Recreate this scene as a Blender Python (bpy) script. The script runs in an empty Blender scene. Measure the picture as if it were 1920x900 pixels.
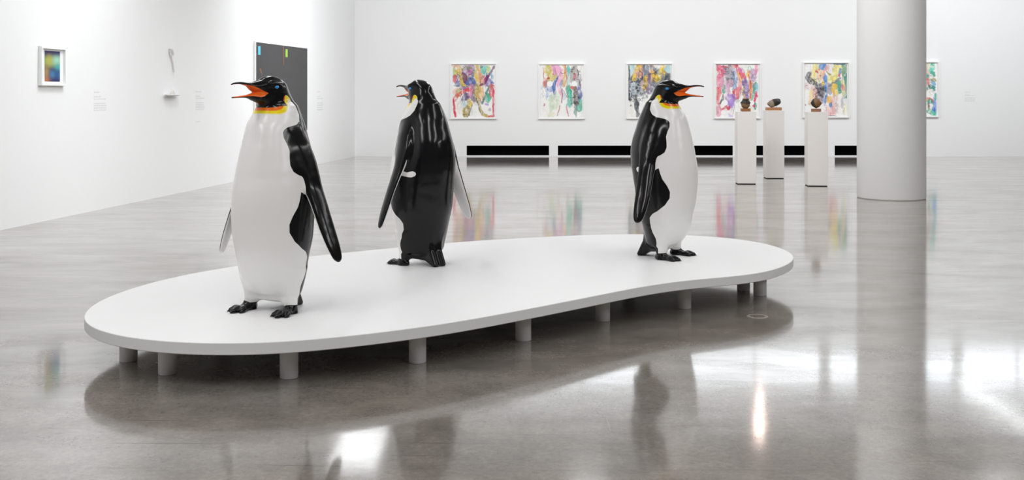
import bpy, bmesh, math, random
import numpy as np
from mathutils import Vector, Matrix

# ------------------------------------------------------------------ camera, world, lights, exposure
scene = bpy.context.scene
COL = scene.collection
F, CX, CY, HOR, EYE = 2000.0, 960.0, 450.0, 175.0, 1.55     # 1920x900 frame

cam_d = bpy.data.cameras.new('camera')
cam = bpy.data.objects.new('camera', cam_d)
COL.objects.link(cam)
cam.location = (0, 0, EYE)
cam.rotation_euler = (math.pi / 2, 0, 0)
cam_d.sensor_width = 36.0
cam_d.lens = 36.0 * F / 1920.0
cam_d.shift_y = -(CY - HOR) / 1920.0
cam_d.clip_end = 200
scene.camera = cam

scene.view_settings.view_transform = 'Standard'
scene.view_settings.look = 'None'
scene.view_settings.gamma = 1.0
scene.view_settings.use_curve_mapping = False
scene.view_settings.exposure = 0.16
scene.cycles.use_denoising = True
scene.cycles.max_bounces = 10
scene.cycles.diffuse_bounces = 6
scene.cycles.glossy_bounces = 4
scene.cycles.caustics_reflective = False
scene.cycles.sample_clamp_indirect = 6.0

world = bpy.data.worlds.new('world')
scene.world = world
world.use_nodes = True
world.node_tree.nodes['Background'].inputs[0].default_value = (0.8, 0.88, 1.0, 1)
world.node_tree.nodes['Background'].inputs[1].default_value = 0.3


def light(kind, name, loc, power, color=(1, 1, 1), target=None, size=1, size_y=None, radius=0.05, spot=60, spread=180):
    d = bpy.data.lights.new(name, kind)
    d.energy = power
    d.color = color
    if kind == 'AREA':
        d.shape = 'RECTANGLE'
        d.size = size
        d.size_y = size_y or size
        d.spread = math.radians(spread)
    else:
        d.shadow_soft_size = radius
    if kind == 'SPOT':
        d.spot_size = math.radians(spot)
        d.spot_blend = 0.6
    o = bpy.data.objects.new(name, d)
    COL.objects.link(o)
    o.location = loc
    if target is not None:
        o.rotation_euler = (Vector(target) - Vector(loc)).to_track_quat('-Z', 'Y').to_euler()
    return o


CEIL = 6.8
# soft unseen fill lights, added overhead to brighten the room
for (x, y, p) in ((-5.5, 0.0, 210), (0.6, -0.5, 170), (5.0, -0.5, 170), (11.0, 0.0, 320), (-3.4, 6.5, 105), (4.6, 6.5, 105), (11.5, 8.0, 150), (-2.8, 12.5, 105), (4.0, 12.5, 105), (11.0, 13.5, 105), (1.5, 18.5, 105), (9.5, 18.5, 105)):
    light('AREA', 'overhead_fill', (x, y, CEIL - 0.25), p, (0.985, 0.99, 1.0), (x, y, 0), 0.7, 5.5)
# unseen fill lights added to brighten the plinths, far wall and left wall
light('AREA', 'angled_fill', (0.5, 11.0, 6.0), 130, (1.0, 0.99, 0.98), (3.0, 22.0, 1.2), 4.0, 1.5, spread=110)
light('AREA', 'wall_fill', (1.5, 20.8, 6.4), 178, (0.95, 0.98, 1.0), (1.5, 26.2, 1.0), 9.0, 0.8)
light('AREA', 'wall_fill', (12.5, 20.4, 6.4), 330, (0.95, 0.98, 1.0), (12.0, 26.2, 1.0), 9.0, 0.8)
light('AREA', 'wall_fill', (-2.5, 13.0, 5.2), 135, (0.95, 0.98, 1.0), (-5.6, 13.5, 0.6), 1.2, 11.0, spread=105)
light('AREA', 'wall_fill', (-1.2, 20.0, 5.4), 100, (0.95, 0.98, 1.0), (-4.6, 20.5, 1.0), 1.2, 6.0, spread=105)
# slim daylight tubes that show as streaks on the polished floor
light('AREA', 'tube_light', (10.6, 23.6, 5.3), 12, (0.95, 0.98, 1), (10.6, 23.6, 0), 0.18, 3.6)
light('AREA', 'tube_light', (-2.95, 20.6, 5.3), 22, (0.95, 0.98, 1), (-2.95, 20.6, 0), 0.9, 2.4)
# warm gallery spots
light('POINT', 'warm_bulb', (5.1, 22.0, 5.3), 9, (1.0, 0.74, 0.64), radius=0.10)
light('POINT', 'warm_bulb', (5.53, 23.8, 5.3), 4, (1.0, 0.74, 0.64), radius=0.08)
for (x, y, tx, ty) in ((-2.6, 1.5, -1.5, 6.4), (0.8, 3.0, -0.7, 8.2), (3.6, 3.5, 1.3, 8.5), (-3.6, 5.0, -1.5, 6.4)):
    light('SPOT', 'spot_lamp', (x, y, 5.6), 14, (1.0, 0.84, 0.75), (tx, ty, 0.9), radius=0.10, spot=50)


# ------------------------------------------------------------------ helpers
def srgb(c):
    if isinstance(c, str):
        c = c.lstrip('#')
        c = tuple(int(c[i:i + 2], 16) / 255 for i in (0, 2, 4))
    return tuple((x / 12.92 if x <= 0.04045 else ((x + 0.055) / 1.055) ** 2.4) for x in c[:3])


def material(name, color=(0.8, 0.8, 0.8), rough=0.5, spec=0.5, metal=0.0, emit=None, coat=0.0):
    m = bpy.data.materials.new(name)
    m.use_nodes = True
    b = m.node_tree.nodes['Principled BSDF']
    b.inputs['Base Color'].default_value = (*color, 1)
    b.inputs['Roughness'].default_value = rough
    b.inputs['Specular IOR Level'].default_value = spec
    b.inputs['Metallic'].default_value = metal
    b.inputs['Coat Weight'].default_value = coat
    if emit:
        b.inputs['Emission Color'].default_value = (*emit[0], 1)
        b.inputs['Emission Strength'].default_value = emit[1]
    return m


def nodes_of(m):
    nt = m.node_tree
    return nt, nt.nodes['Principled BSDF'], nt.links


def painted(name, color, rough, vary=0.015, scale=3.0, bump=0.0, bscale=60.0, spec=0.5):
    """a flat paint with slight mottling, and optional fine roller texture"""
    m = material(name, color, rough, spec)
    nt, b, L = nodes_of(m)
    tc = nt.nodes.new('ShaderNodeTexCoord')
    n = nt.nodes.new('ShaderNodeTexNoise')
    n.inputs['Scale'].default_value = scale
    n.inputs['Detail'].default_value = 4
    L.new(tc.outputs['Object'], n.inputs['Vector'])
    mr = nt.nodes.new('ShaderNodeMapRange')
    mr.inputs['To Min'].default_value = 1 - vary
    mr.inputs['To Max'].default_value = 1 + vary
    L.new(n.outputs['Fac'], mr.inputs['Value'])
    mx = nt.nodes.new('ShaderNodeMix')
    mx.data_type = 'RGBA'
    mx.blend_type = 'MULTIPLY'
    mx.inputs['Factor'].default_value = 1
    mx.inputs['A'].default_value = (*color, 1)
    L.new(mr.outputs['Result'], mx.inputs['B'])
    L.new(mx.outputs['Result'], b.inputs['Base Color'])
    if bump:
        n2 = nt.nodes.new('ShaderNodeTexNoise')
        n2.inputs['Scale'].default_value = bscale
        n2.inputs['Detail'].default_value = 3
        L.new(tc.outputs['Object'], n2.inputs['Vector'])
        bp = nt.nodes.new('ShaderNodeBump')
        bp.inputs['Strength'].default_value = bump
        bp.inputs['Distance'].default_value = 0.003
        L.new(n2.outputs['Fac'], bp.inputs['Height'])
        L.new(bp.outputs['Normal'], b.inputs['Normal'])
    return m


def link_mesh(name, me, mats, parent=None, smooth=False):
    for m in (mats if isinstance(mats, (list, tuple)) else [mats]):
        me.materials.append(m)
    if smooth:
        me.polygons.foreach_set('use_smooth', [True] * len(me.polygons))
    o = bpy.data.objects.new(name, me)
    COL.objects.link(o)
    if parent is not None:
        o.parent = parent
    return o


def from_bm(name, bm, mats, parent=None, smooth=False):
    bmesh.ops.recalc_face_normals(bm, faces=bm.faces)
    me = bpy.data.meshes.new(name)
    bm.to_mesh(me)
    bm.free()
    return link_mesh(name, me, mats, parent, smooth)


def tag(o, label, cat, group=None):
    o['label'] = label
    o['category'] = cat
    if group:
        o['group'] = group
    return o


def structure(o):
    o['kind'] = 'structure'
    return o


def empty(name, loc=(0, 0, 0), rotz=0.0):
    o = bpy.data.objects.new(name, None)
    COL.objects.link(o)
    o.location = loc
    o.rotation_euler = (0, 0, rotz)
    o.empty_display_size = 0.1
    return o


def box(bm, x0, x1, y0, y1, z0, z1, bevel=0.0):
    r = bmesh.ops.create_cube(bm, size=1.0)
    vs = r['verts']
    for v in vs:
        v.co = Vector((x0 + (v.co.x + .5) * (x1 - x0), y0 + (v.co.y + .5) * (y1 - y0), z0 + (v.co.z + .5) * (z1 - z0)))
    if bevel:
        es = list({e for v in vs for e in v.link_edges})
        bmesh.ops.bevel(bm, geom=es, offset=bevel, segments=2, affect='EDGES', profile=0.5)


def lathe(bm, prof, n=48, cx=0, cy=0):
    rings = []
    for (r, z) in prof:
        if r < 1e-6:
            rings.append([bm.verts.new((cx, cy, z))])
        else:
            rings.append([bm.verts.new((cx + r * math.cos(2 * math.pi * i / n), cy + r * math.sin(2 * math.pi * i / n), z)) for i in range(n)])
    for a, b in zip(rings, rings[1:]):
        for i in range(n):
            j = (i + 1) % n
            if len(a) == 1:
                bm.faces.new((a[0], b[i], b[j]))
            elif len(b) == 1:
                bm.faces.new((a[i], a[j], b[0]))
            else:
                bm.faces.new((a[i], a[j], b[j], b[i]))


def tube(bm, pts, r, n=10):
    pts = [Vector(p) for p in pts]
    rad = r if isinstance(r, (list, tuple)) else [r] * len(pts)
    prev = None
    rings = []
    for i, p in enumerate(pts):
        d = (pts[min(i + 1, len(pts) - 1)] - pts[max(i - 1, 0)]).normalized()
        if prev is None:
            a = d.orthogonal().normalized()
        else:
            a = (prev - d * prev.dot(d)).normalized()
        prev = a
        b = d.cross(a)
        rings.append([bm.verts.new(p + rad[i] * (math.cos(2 * math.pi * k / n) * a + math.sin(2 * math.pi * k / n) * b)) for k in range(n)])
    for A, B in zip(rings, rings[1:]):
        for k in range(n):
            bm.faces.new((A[k], A[(k + 1) % n], B[(k + 1) % n], B[k]))
    bm.faces.new(rings[0][::-1])
    bm.faces.new(rings[-1])


def ground(px, py, z=0.0):
    Y = F * (EYE - z) / (py - HOR)
    return (px - CX) / F * Y, Y


# ------------------------------------------------------------------ materials of the room
M_wall = painted('wall_paint', (0.86, 0.862, 0.868), 0.75, 0.008, 0.6, 0.15, 220, 0.25)
M_ceil = painted('ceiling_paint', (0.5, 0.5, 0.5), 0.85, 0.02, 0.8, spec=0.2)
M_backdrop = painted('grey_front_wall', (0.12, 0.12, 0.12), 0.85, 0.1, 2.0, spec=0.15)
M_side = painted('grey_side_wall', (0.10, 0.10, 0.10), 0.8, 0.02, 2.0, spec=0.2)
M_column = painted('column_paint', (0.80, 0.80, 0.80), 0.6, 0.015, 2.0, 0.15, 120, 0.3)
M_dark = material('recess_black', (0.002, 0.002, 0.0025), 0.8, 0.08)
M_white = painted('white_lacquer', (0.86, 0.86, 0.86), 0.45, 0.01, 5.0, spec=0.35)
M_frame = painted('frame_white', (0.88, 0.88, 0.88), 0.4, 0.01, 8.0)
M_plinth = painted('plinth_paint', (0.80, 0.775, 0.75), 0.6, 0.012, 5.0, spec=0.3)
M_glow = material('daylight_glass', (0.8, 0.85, 0.9), 0.2, emit=((0.93, 0.97, 1.0), 1.5))

# polished concrete
M_floor = material('polished_concrete', (0.15, 0.14, 0.13), 0.1)
nt, b, L = nodes_of(M_floor)
tc = nt.nodes.new('ShaderNodeTexCoord')


def noise(scale, detail=6, rough=0.6, stretch=None, dist=0.0):
    n = nt.nodes.new('ShaderNodeTexNoise')
    n.inputs['Scale'].default_value = scale
    n.inputs['Detail'].default_value = detail
    n.inputs['Roughness'].default_value = rough
    n.inputs['Distortion'].default_value = dist
    if stretch:
        mp = nt.nodes.new('ShaderNodeMapping')
        mp.inputs['Scale'].default_value = stretch[:3]
        mp.inputs['Rotation'].default_value = (0, 0, stretch[3])
        L.new(tc.outputs['Object'], mp.inputs['Vector'])
        L.new(mp.outputs['Vector'], n.inputs['Vector'])
    else:
        L.new(tc.outputs['Object'], n.inputs['Vector'])
    return n


def ramp(src, stops):
    r = nt.nodes.new('ShaderNodeValToRGB')
    e = r.color_ramp.elements
    while len(e) < len(stops):
        e.new(0.5)
    for k, (p, c) in enumerate(stops):
        e[k].position = p
        e[k].color = (*c, 1) if isinstance(c, tuple) else (c, c, c, 1)
    L.new(src, r.inputs['Fac'])
    return r


def mixc(kind, fac, a, bb):
    mx = nt.nodes.new('ShaderNodeMix')
    mx.data_type = 'RGBA'
    mx.blend_type = kind
    if isinstance(fac, float):
        mx.inputs['Factor'].default_value = fac
    else:
        L.new(fac, mx.inputs['Factor'])
    for s, k in ((a, 'A'), (bb, 'B')):
        if isinstance(s, tuple):
            mx.inputs[k].default_value = (*s, 1)
        else:
            L.new(s, mx.inputs[k])
    return mx.outputs['Result']


big = ramp(noise(0.55, 5, 0.6, dist=0.6).outputs['Fac'], [(0.3, (0.20, 0.172, 0.143)), (0.55, (0.242, 0.217, 0.192)), (0.75, (0.26, 0.247, 0.232))])
mid = ramp(noise(3.2, 8, 0.7).outputs['Fac'], [(0.3, 0.70), (0.7, 1.24)])
fine = ramp(noise(38, 6, 0.75).outputs['Fac'], [(0.3, 0.72), (0.72, 1.26)])
c = mixc('MULTIPLY', 1.0, big.outputs['Color'], mid.outputs['Color'])
c = mixc('MULTIPLY', 0.8, c, fine.outputs['Color'])
# pale and dark scratches, long and thin
scr = ramp(noise(1.0, 3, 0.5, (0.9, 40, 1, 0.12), 0.6).outputs['Fac'], [(0.67, 0.0), (0.74, 1.0)])
scr2 = ramp(noise(1.0, 3, 0.5, (55, 1.3, 1, 0.5), 0.7).outputs['Fac'], [(0.72, 0.0), (0.78, 0.7)])
c = mixc('MIX', scr2.outputs['Color'], c, (0.34, 0.325, 0.30))
c = mixc('MIX', scr.outputs['Color'], c, (0.10, 0.092, 0.084))
# aggregate flecks
vo = nt.nodes.new('ShaderNodeTexVoronoi')
vo.inputs['Scale'].default_value = 14
L.new(tc.outputs['Object'], vo.inputs['Vector'])
fl = ramp(vo.outputs['Distance'], [(0.035, 1.0), (0.06, 0.0)])
c = mixc('MIX', fl.outputs['Color'], c, (0.34, 0.33, 0.31))
L.new(c, b.inputs['Base Color'])
rr = nt.nodes.new('ShaderNodeMapRange')
rr.inputs['To Min'].default_value = 0.06
rr.inputs['To Max'].default_value = 0.15
L.new(noise(1.7, 6, 0.65).outputs['Fac'], rr.inputs['Value'])
L.new(rr.outputs['Result'], b.inputs['Roughness'])
b.inputs['IOR'].default_value = 1.52
# wax seal over the concrete
seal = ramp(noise(1.7, 9, 0.70, (0.5, 1.5, 1, 0.12), 0.5).outputs['Fac'], [(0.32, 0.12), (0.50, 0.58), (0.66, 0.92)])
L.new(seal.outputs['Color'], b.inputs['Coat Weight'])
b.inputs['Coat Roughness'].default_value = 0.075
b.inputs['Coat IOR'].default_value = 1.5
# worn and polished patches differ in sheen
wear = ramp(noise(2.2, 9, 0.72, (1.0, 1.5, 1, 0.1), 0.4).outputs['Fac'], [(0.30, 0.30), (0.50, 0.52), (0.72, 0.70)])
L.new(wear.outputs['Color'], b.inputs['Specular IOR Level'])
bp = nt.nodes.new('ShaderNodeBump')
bp.inputs['Strength'].default_value = 0.13
bp.inputs['Distance'].default_value = 0.003
L.new(noise(2.6, 8, 0.62, (1.0, 1.6, 1, 0.2)).outputs['Fac'], bp.inputs['Height'])
L.new(bp.outputs['Normal'], b.inputs['Normal'])

# ------------------------------------------------------------------ room shell
BACK = 26.2
LX0, LM = -7.436, 0.1365          # left wall plane: X = LX0 + LM * Y
RX, FRONT = 16.5, -5.0


def lwx(Y):
    return LX0 + LM * Y


bm = bmesh.new()
q = [bm.verts.new(p) for p in ((lwx(FRONT) - .3, FRONT - .3, 0), (RX + .3, FRONT - .3, 0), (RX + .3, BACK + .5, 0), (lwx(BACK) - .3, BACK + .5, 0))]
q2 = [bm.verts.new((v.co.x, v.co.y, -0.2)) for v in q]
bm.faces.new(q)
bm.faces.new(q2[::-1])
for i in range(4):
    bm.faces.new((q[i], q2[i], q2[(i + 1) % 4], q[(i + 1) % 4]))
structure(from_bm('floor', bm, M_floor))

bm = bmesh.new()
q = [bm.verts.new(p) for p in ((lwx(FRONT) - .3, FRONT - .3, CEIL), (RX + .3, FRONT - .3, CEIL), (RX + .3, BACK + .5, CEIL), (lwx(BACK) - .3, BACK + .5, CEIL))]
q2 = [bm.verts.new((v.co.x, v.co.y, CEIL + .2)) for v in q]
bm.faces.new(q)
bm.faces.new(q2[::-1])
for i in range(4):
    bm.faces.new((q[i], q2[i], q2[(i + 1) % 4], q[(i + 1) % 4]))
structure(from_bm('ceiling', bm, M_ceil))

bm = bmesh.new()
a = [(lwx(FRONT), FRONT), (lwx(BACK), BACK), (lwx(BACK) - .25, BACK), (lwx(FRONT) - .25, FRONT)]
lo = [bm.verts.new((x, y, 0)) for x, y in a]
hi = [bm.verts.new((x, y, CEIL)) for x, y in a]
bm.faces.new(lo)
bm.faces.new(hi)
for i in range(4):
    bm.faces.new((lo[i], lo[(i + 1) % 4], hi[(i + 1) % 4], hi[i]))
structure(from_bm('wall_left', bm, M_wall))
bm = bmesh.new()
box(bm, RX, RX + .25, FRONT, BACK, 0, CEIL)
structure(from_bm('wall_right', bm, M_side))
bm = bmesh.new()
box(bm, lwx(FRONT) - .25, RX + .25, FRONT - .25, FRONT, 0, CEIL)
structure(from_bm('wall_front', bm, M_backdrop))


def bx(px):
    return (px - CX) / F * BACK


# back wall with low recesses and high windows cut out of it
SLOT = [(875, 1029.5), (1046, 1374), (1390, 1549), (1565, 1722)]
SZ0, SZ1 = 0.026, 0.266
WIN = [(-2.6, 3.15), (4.33, 7.62), (7.78, 10.9), (11.06, 15.2)]
WZ0, WZ1 = 4.75, 5.75
bm = bmesh.new()
X0, X1, TH = lwx(BACK) - .25, RX + .25, 0.35
box(bm, X0, X1, BACK, BACK + TH, 0, SZ0)
xs = X0
for (p0, p1) in SLOT:
    box(bm, xs, bx(p0), BACK, BACK + TH, SZ0, SZ1)
    xs = bx(p1)
box(bm, xs, X1, BACK, BACK + TH, SZ0, SZ1)
box(bm, X0, X1, BACK, BACK + TH, SZ1, WZ0)
xs = X0
for (w0, w1) in WIN:
    box(bm, xs, w0, BACK, BACK + TH, WZ0, WZ1)
    xs = w1
box(bm, xs, X1, BACK, BACK + TH, WZ0, WZ1)
box(bm, X0, X1, BACK, BACK + TH, WZ1, CEIL)
structure(from_bm('wall_back', bm, M_wall))
for k, (p0, p1) in enumerate(SLOT):
    bm = bmesh.new()
    x0, x1, y0, y1 = bx(p0), bx(p1), BACK + .012, BACK + .30
    t_ = .008
    box(bm, x0, x1, y1 - t_, y1, SZ0, SZ1)
    box(bm, x0, x1, y0, y1 - t_, SZ0, SZ0 + t_)
    box(bm, x0, x1, y0, y1 - t_, SZ1 - t_, SZ1)
    box(bm, x0, x0 + t_, y0, y1 - t_, SZ0 + t_, SZ1 - t_)
    box(bm, x1 - t_, x1, y0, y1 - t_, SZ0 + t_, SZ1 - t_)
    structure(from_bm('trim_%d' % (k + 1), bm, M_dark))
for k, (w0, w1) in enumerate(WIN):
    bm = bmesh.new()
    box(bm, w0, w1, BACK + .12, BACK + .14, WZ0, WZ1)
    w = structure(from_bm('window_%d' % (k + 1), bm, M_glow))
    bm = bmesh.new()
    for z in (WZ0, WZ1 - .05):
        box(bm, w0, w1, BACK + .06, BACK + .12, z, z + .05)
    n = max(2, round((w1 - w0) / 1.6))
    for i in range(n + 1):
        x = w0 + (w1 - w0 - .05) * i / n
        box(bm, x, x + .05, BACK + .06, BACK + .12, WZ0 + .05, WZ1 - .05)
    from_bm('window_frame', bm, M_frame, w)

# round column
bm = bmesh.new()
_, cy = ground(1671, 377)
CR = 0.487
cy += CR
cxx = (1671 - CX) / F * cy
rng = random.Random(4)
lathe(bm, [(CR, CEIL), (CR, 0.02), (CR - .004, 0.006), (CR - .010, 0.0)], 96, cxx, cy)
o = from_bm('column', bm, M_column, smooth=True)
structure(o)

# ------------------------------------------------------------------ platform
PZ, PB = 0.26, 0.195
OUT = [(152.5, 595), (153.5, 602), (160, 609), (180, 619), (220, 630), (260, 636), (300, 640), (340, 642.6), (380, 643.8), (460, 644), (520, 642), (600, 635),
       (680, 627), (760, 617), (840, 606), (920, 592), (1000, 577), (1100, 557.5), (1140, 549.5), (1180, 541.5), (1220, 534), (1280, 525.5), (1340, 520.5), (1382, 517.5),
       (1414, 514), (1445.5, 508), (1475, 497.5), (1488, 490), (1491.5, 481.7), (1485.6, 474), (1471, 467), (1450, 459.5), (1420, 453), (1382, 447.5), (1340, 443.5),
       (1284, 440), (1204, 438.7), (1140, 439), (1070, 441.5), (1000, 445), (920, 449.5), (833, 455.5), (740, 464.4), (680, 470.3), (580, 480.3), (444, 498), (360, 512),
       (280, 530), (220, 549), (192, 560), (170, 573), (155, 586)]
P = np.array([ground(x, y, PZ) for x, y in OUT])


def closed_resample(P, n):
    Q = np.vstack([P, P[:1]])
    s = np.concatenate([[0], np.cumsum(np.linalg.norm(np.diff(Q, axis=0), axis=1))])
    t = np.linspace(0, s[-1], n, endpoint=False)
    return np.stack([np.interp(t, s, Q[:, k]) for k in range(2)], 1)


R = closed_resample(P, 420)
for _ in range(60):
    R = R * .5 + (np.roll(R, 1, 0) + np.roll(R, -1, 0)) * .25
plat = empty('display_platform', (float(R[:, 0].mean()), float(R[:, 1].mean()), 0))
tag(plat, 'low white bean-shaped platform on short round legs carrying three penguins', 'platform')
ox, oy = plat.location.x, plat.location.y
T = np.roll(R, -1, 0) - np.roll(R, 1, 0)
T /= np.linalg.norm(T, axis=1)[:, None]
area = 0.5 * np.sum(R[:, 0] * np.roll(R[:, 1], -1) - np.roll(R[:, 0], -1) * R[:, 1])
N = np.stack([T[:, 1], -T[:, 0]], 1) * (1 if area > 0 else -1)
bm = bmesh.new()
rings = []
for (ins, z) in ((0.004, PB), (0.0, PB + .004), (0.0, PZ - .005), (0.0015, PZ - .0015), (0.005, PZ)):
    rings.append([bm.verts.new((x - ox - nx * ins, y - oy - ny * ins, z)) for (x, y), (nx, ny) in zip(R, N)])
n = len(R)
for A, B in zip(rings, rings[1:]):
    for i in range(n):
        bm.faces.new((A[i], A[(i + 1) % n], B[(i + 1) % n], B[i]))
bm.faces.new(rings[0][::-1])
bm.faces.new(rings[-1])
bm.normal_update()
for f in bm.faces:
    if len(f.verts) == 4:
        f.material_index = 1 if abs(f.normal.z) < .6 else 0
M_edge = painted('edge_tone', (0.75, 0.755, 0.755), 0.5, 0.01, 5.0, spec=0.35)  # side faces toned slightly darker than the top
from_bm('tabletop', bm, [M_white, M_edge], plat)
LEGS = [(314, 705), (542, 712), (783, 683), (981, 641), (1130, 604), (1283, 580), (1425, 556), (241, 680), (1394, 546), (1180, 500), (930, 515), (640, 545), (420, 585)]
for (px, py) in LEGS:
    x, y = ground(px, py)
    r = 0.050
    y += r
    x = (px - CX) / F * y
    bm = bmesh.new()
    lathe(bm, [(0, 0), (r - .003, 0), (r, .003), (r, PB), (0, PB)], 40, x - ox, y - oy)
    o = from_bm('leg', bm, M_white, plat, True)

# ------------------------------------------------------------------ penguins
def hermite(xs, ys):
    xs = np.array(xs, float)
    ys = np.array(ys, float)
    o = np.argsort(xs)
    xs, ys = xs[o], ys[o]
    h = np.diff(xs)
    d = np.diff(ys) / h
    m = np.zeros_like(ys)
    m[0], m[-1] = d[0], d[-1]
    for i in range(1, len(xs) - 1):          # monotone (Fritsch-Carlson)
        if d[i - 1] * d[i] > 0:
            w1, w2 = 2 * h[i] + h[i - 1], h[i] + 2 * h[i - 1]
            m[i] = (w1 + w2) / (w1 / d[i - 1] + w2 / d[i])

    tx = np.linspace(xs[0], xs[-1], 2400)
    i = np.clip(np.searchsorted(xs, tx, side='right') - 1, 0, len(xs) - 2)
    t = (tx - xs[i]) / h[i]
    ty = ((1 + 2 * t) * (1 - t) ** 2 * ys[i] + t * (1 - t) ** 2 * h[i] * m[i] + t * t * (3 - 2 * t) * ys[i + 1] + t * t * (t - 1) * h[i] * m[i + 1])
    return lambda x: np.interp(x, tx, ty)


# height, belly side, back side (along the body's forward axis), half width
SIDE = []
for (y, fr, bk, b_) in ((150.8, 1259, 1255, .01), (151.6, 1262, 1249, .026), (153.2, 1266.5, 1243, .042), (156, 1270.5, 1237.3, .056), (163.3, 1276, 1228.5, .073), (174, 1277, 1223.5, .083), (185.6, 1273, 1217.4, .092), (194.4, 1272, 1210, .112), (203.3, 1277, 1206, .132), (218.9, 1286.7, 1199, .158),
                        (241, 1293.3, 1191.6, .180), (263, 1298.9, 1185, .200), (285.6, 1303, 1182, .220), (307.8, 1306.7, 1183.5, .232), (332, 1307.8, 1187.5, .238), (354, 1306, 1191.2, .239),
                        (376.7, 1303, 1194.4, .235), (399, 1297.8, 1200.5, .221), (421, 1293, 1206, .206), (432, 1289, 1209, .198), (443, 1282.5, 1212, .185), (452, 1275, 1214, .170), (458, 1264, 1218, .145), (464, 1252, 1228, .09)):
    z = (480 - y) / 236.1
    f_, k_ = (fr - 1268) / 236.1, (bk - 1268) / 236.1
    SIDE.append((z, (f_ + k_) / 2 / .927, (f_ - k_) / 2 * 1.01, b_))
ZS = [s[0] for s in SIDE]
fc, fa, fb = (hermite(ZS, [s[k] for s in SIDE]) for k in (1, 2, 3))
ZTOP = 1.3955
FLIP = [(1.10, -.115, .115, .03, .02), (1.04, -.112, .140, .060, .035), (.98, -.115, .163, .078, .045), (.90, -.125, .188, .086, .047), (.82, -.132, .215, .080, .045), (.74, -.136, .247, .068, .036), (.66, -.136, .285, .061, .029),
        (.58, -.133, .320, .058, .025), (.50, -.132, .353, .056, .022), (.42, -.134, .386, .051, .020), (.36, -.137, .410, .042, .017), (.325, -.139, .423, .030, .013), (.308, -.140, .429, .012, .006)]
gu, gv, gh, gt = (hermite([s[0] for s in FLIP], [s[k] for s in FLIP]) for k in (1, 2, 3, 4))
GAM = math.radians(-16)
UPP = [(-.06, 1.33, .045, .06), (0, 1.333, .037, .055), (.035, 1.331, .034, .046), (.07, 1.328, .028, .035), (.115, 1.3415, .0105, .022), (.17, 1.349, .0068, .0125), (.21, 1.346, .005, .007), (.232, 1.3385, .003, .0035)]
LOW = [(-.06, 1.26, .05, .062), (0, 1.262, .040, .054), (.035, 1.266, .032, .044), (.07, 1.2695, .0235, .032), (.115, 1.2725, .0105, .020), (.17, 1.2695, .006, .012), (.205, 1.267, .0045, .007), (.227, 1.265, .003, .0035)]
ub = [hermite([s[0] for s in UPP], [s[k] for s in UPP]) for k in (1, 2, 3)]
lb = [hermite([s[0] for s in LOW], [s[k] for s in LOW]) for k in (1, 2, 3)]


def smin(a, b, k):
    h = np.clip(.5 + .5 * (b - a) / k, 0, 1)
    return b + (a - b) * h - k * h * (1 - h)


def smax(a, b, k):
    return -smin(-a, -b, k)


def ell(p, q, a, b):
    k = np.sqrt((p / a) ** 2 + (q / b) ** 2)
    return (k - 1) * k / (np.sqrt((p / a ** 2) ** 2 + (q / b ** 2) ** 2) + 1e-6)


def sstep(a, b, x):
    t = np.clip((x - a) / (b - a), 0, 1)
    return t * t * (3 - 2 * t)


TAIL = np.array([(-.20, .30), (-.238, .20), (-.262, .12), (-.312, .016), (-.306, .002), (-.285, .003), (-.20, .042), (-.10, .066), (-.04, .075), (-.04, .30)])


def poly_sd(px, py, V):
    """signed distance to a polygon, negative inside"""
    d = np.full(px.shape, 1e9)
    s = np.ones(px.shape)
    n = len(V)
    for i in range(n):
        x0, y0 = V[i]
        x1, y1 = V[i - 1]
        ex, ey = x1 - x0, y1 - y0
        wx, wy = px - x0, py - y0
        t = np.clip((wx * ex + wy * ey) / (ex * ex + ey * ey + 1e-12), 0, 1)
        d = np.minimum(d, (wx - ex * t) ** 2 + (wy - ey * t) ** 2)
        c1, c2, c3 = py >= y0, py < y1, ex * wy > ey * wx
        s = np.where((c1 & c2 & c3) | (~c1 & ~c2 & ~c3), -s, s)
    return s * np.sqrt(d)


def flip_local(u, v, z):
    p, q = u - gu(z), v - gv(z)
    cg, sg = math.cos(GAM), math.sin(GAM)
    # chord direction: front edge towards the body
    return p * cg + q * sg, -p * sg + q * cg


def d_torso(u, v, z):
    d = ell(u - fc(z), v, np.maximum(fa(z), .004), np.maximum(fb(z), .004)) * .95
    d = smax(d, z - ZTOP, .004)
    d = smax(d, .060 - z, .03)
    return d


def d_flip(u, v, z):
    p, q = flip_local(u, v, z)
    d = ell(p, q, np.maximum(gh(z), .004), np.maximum(gt(z), .003))
    return smax(smax(d, .307 - z, .008), z - 1.09, .02)


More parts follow.
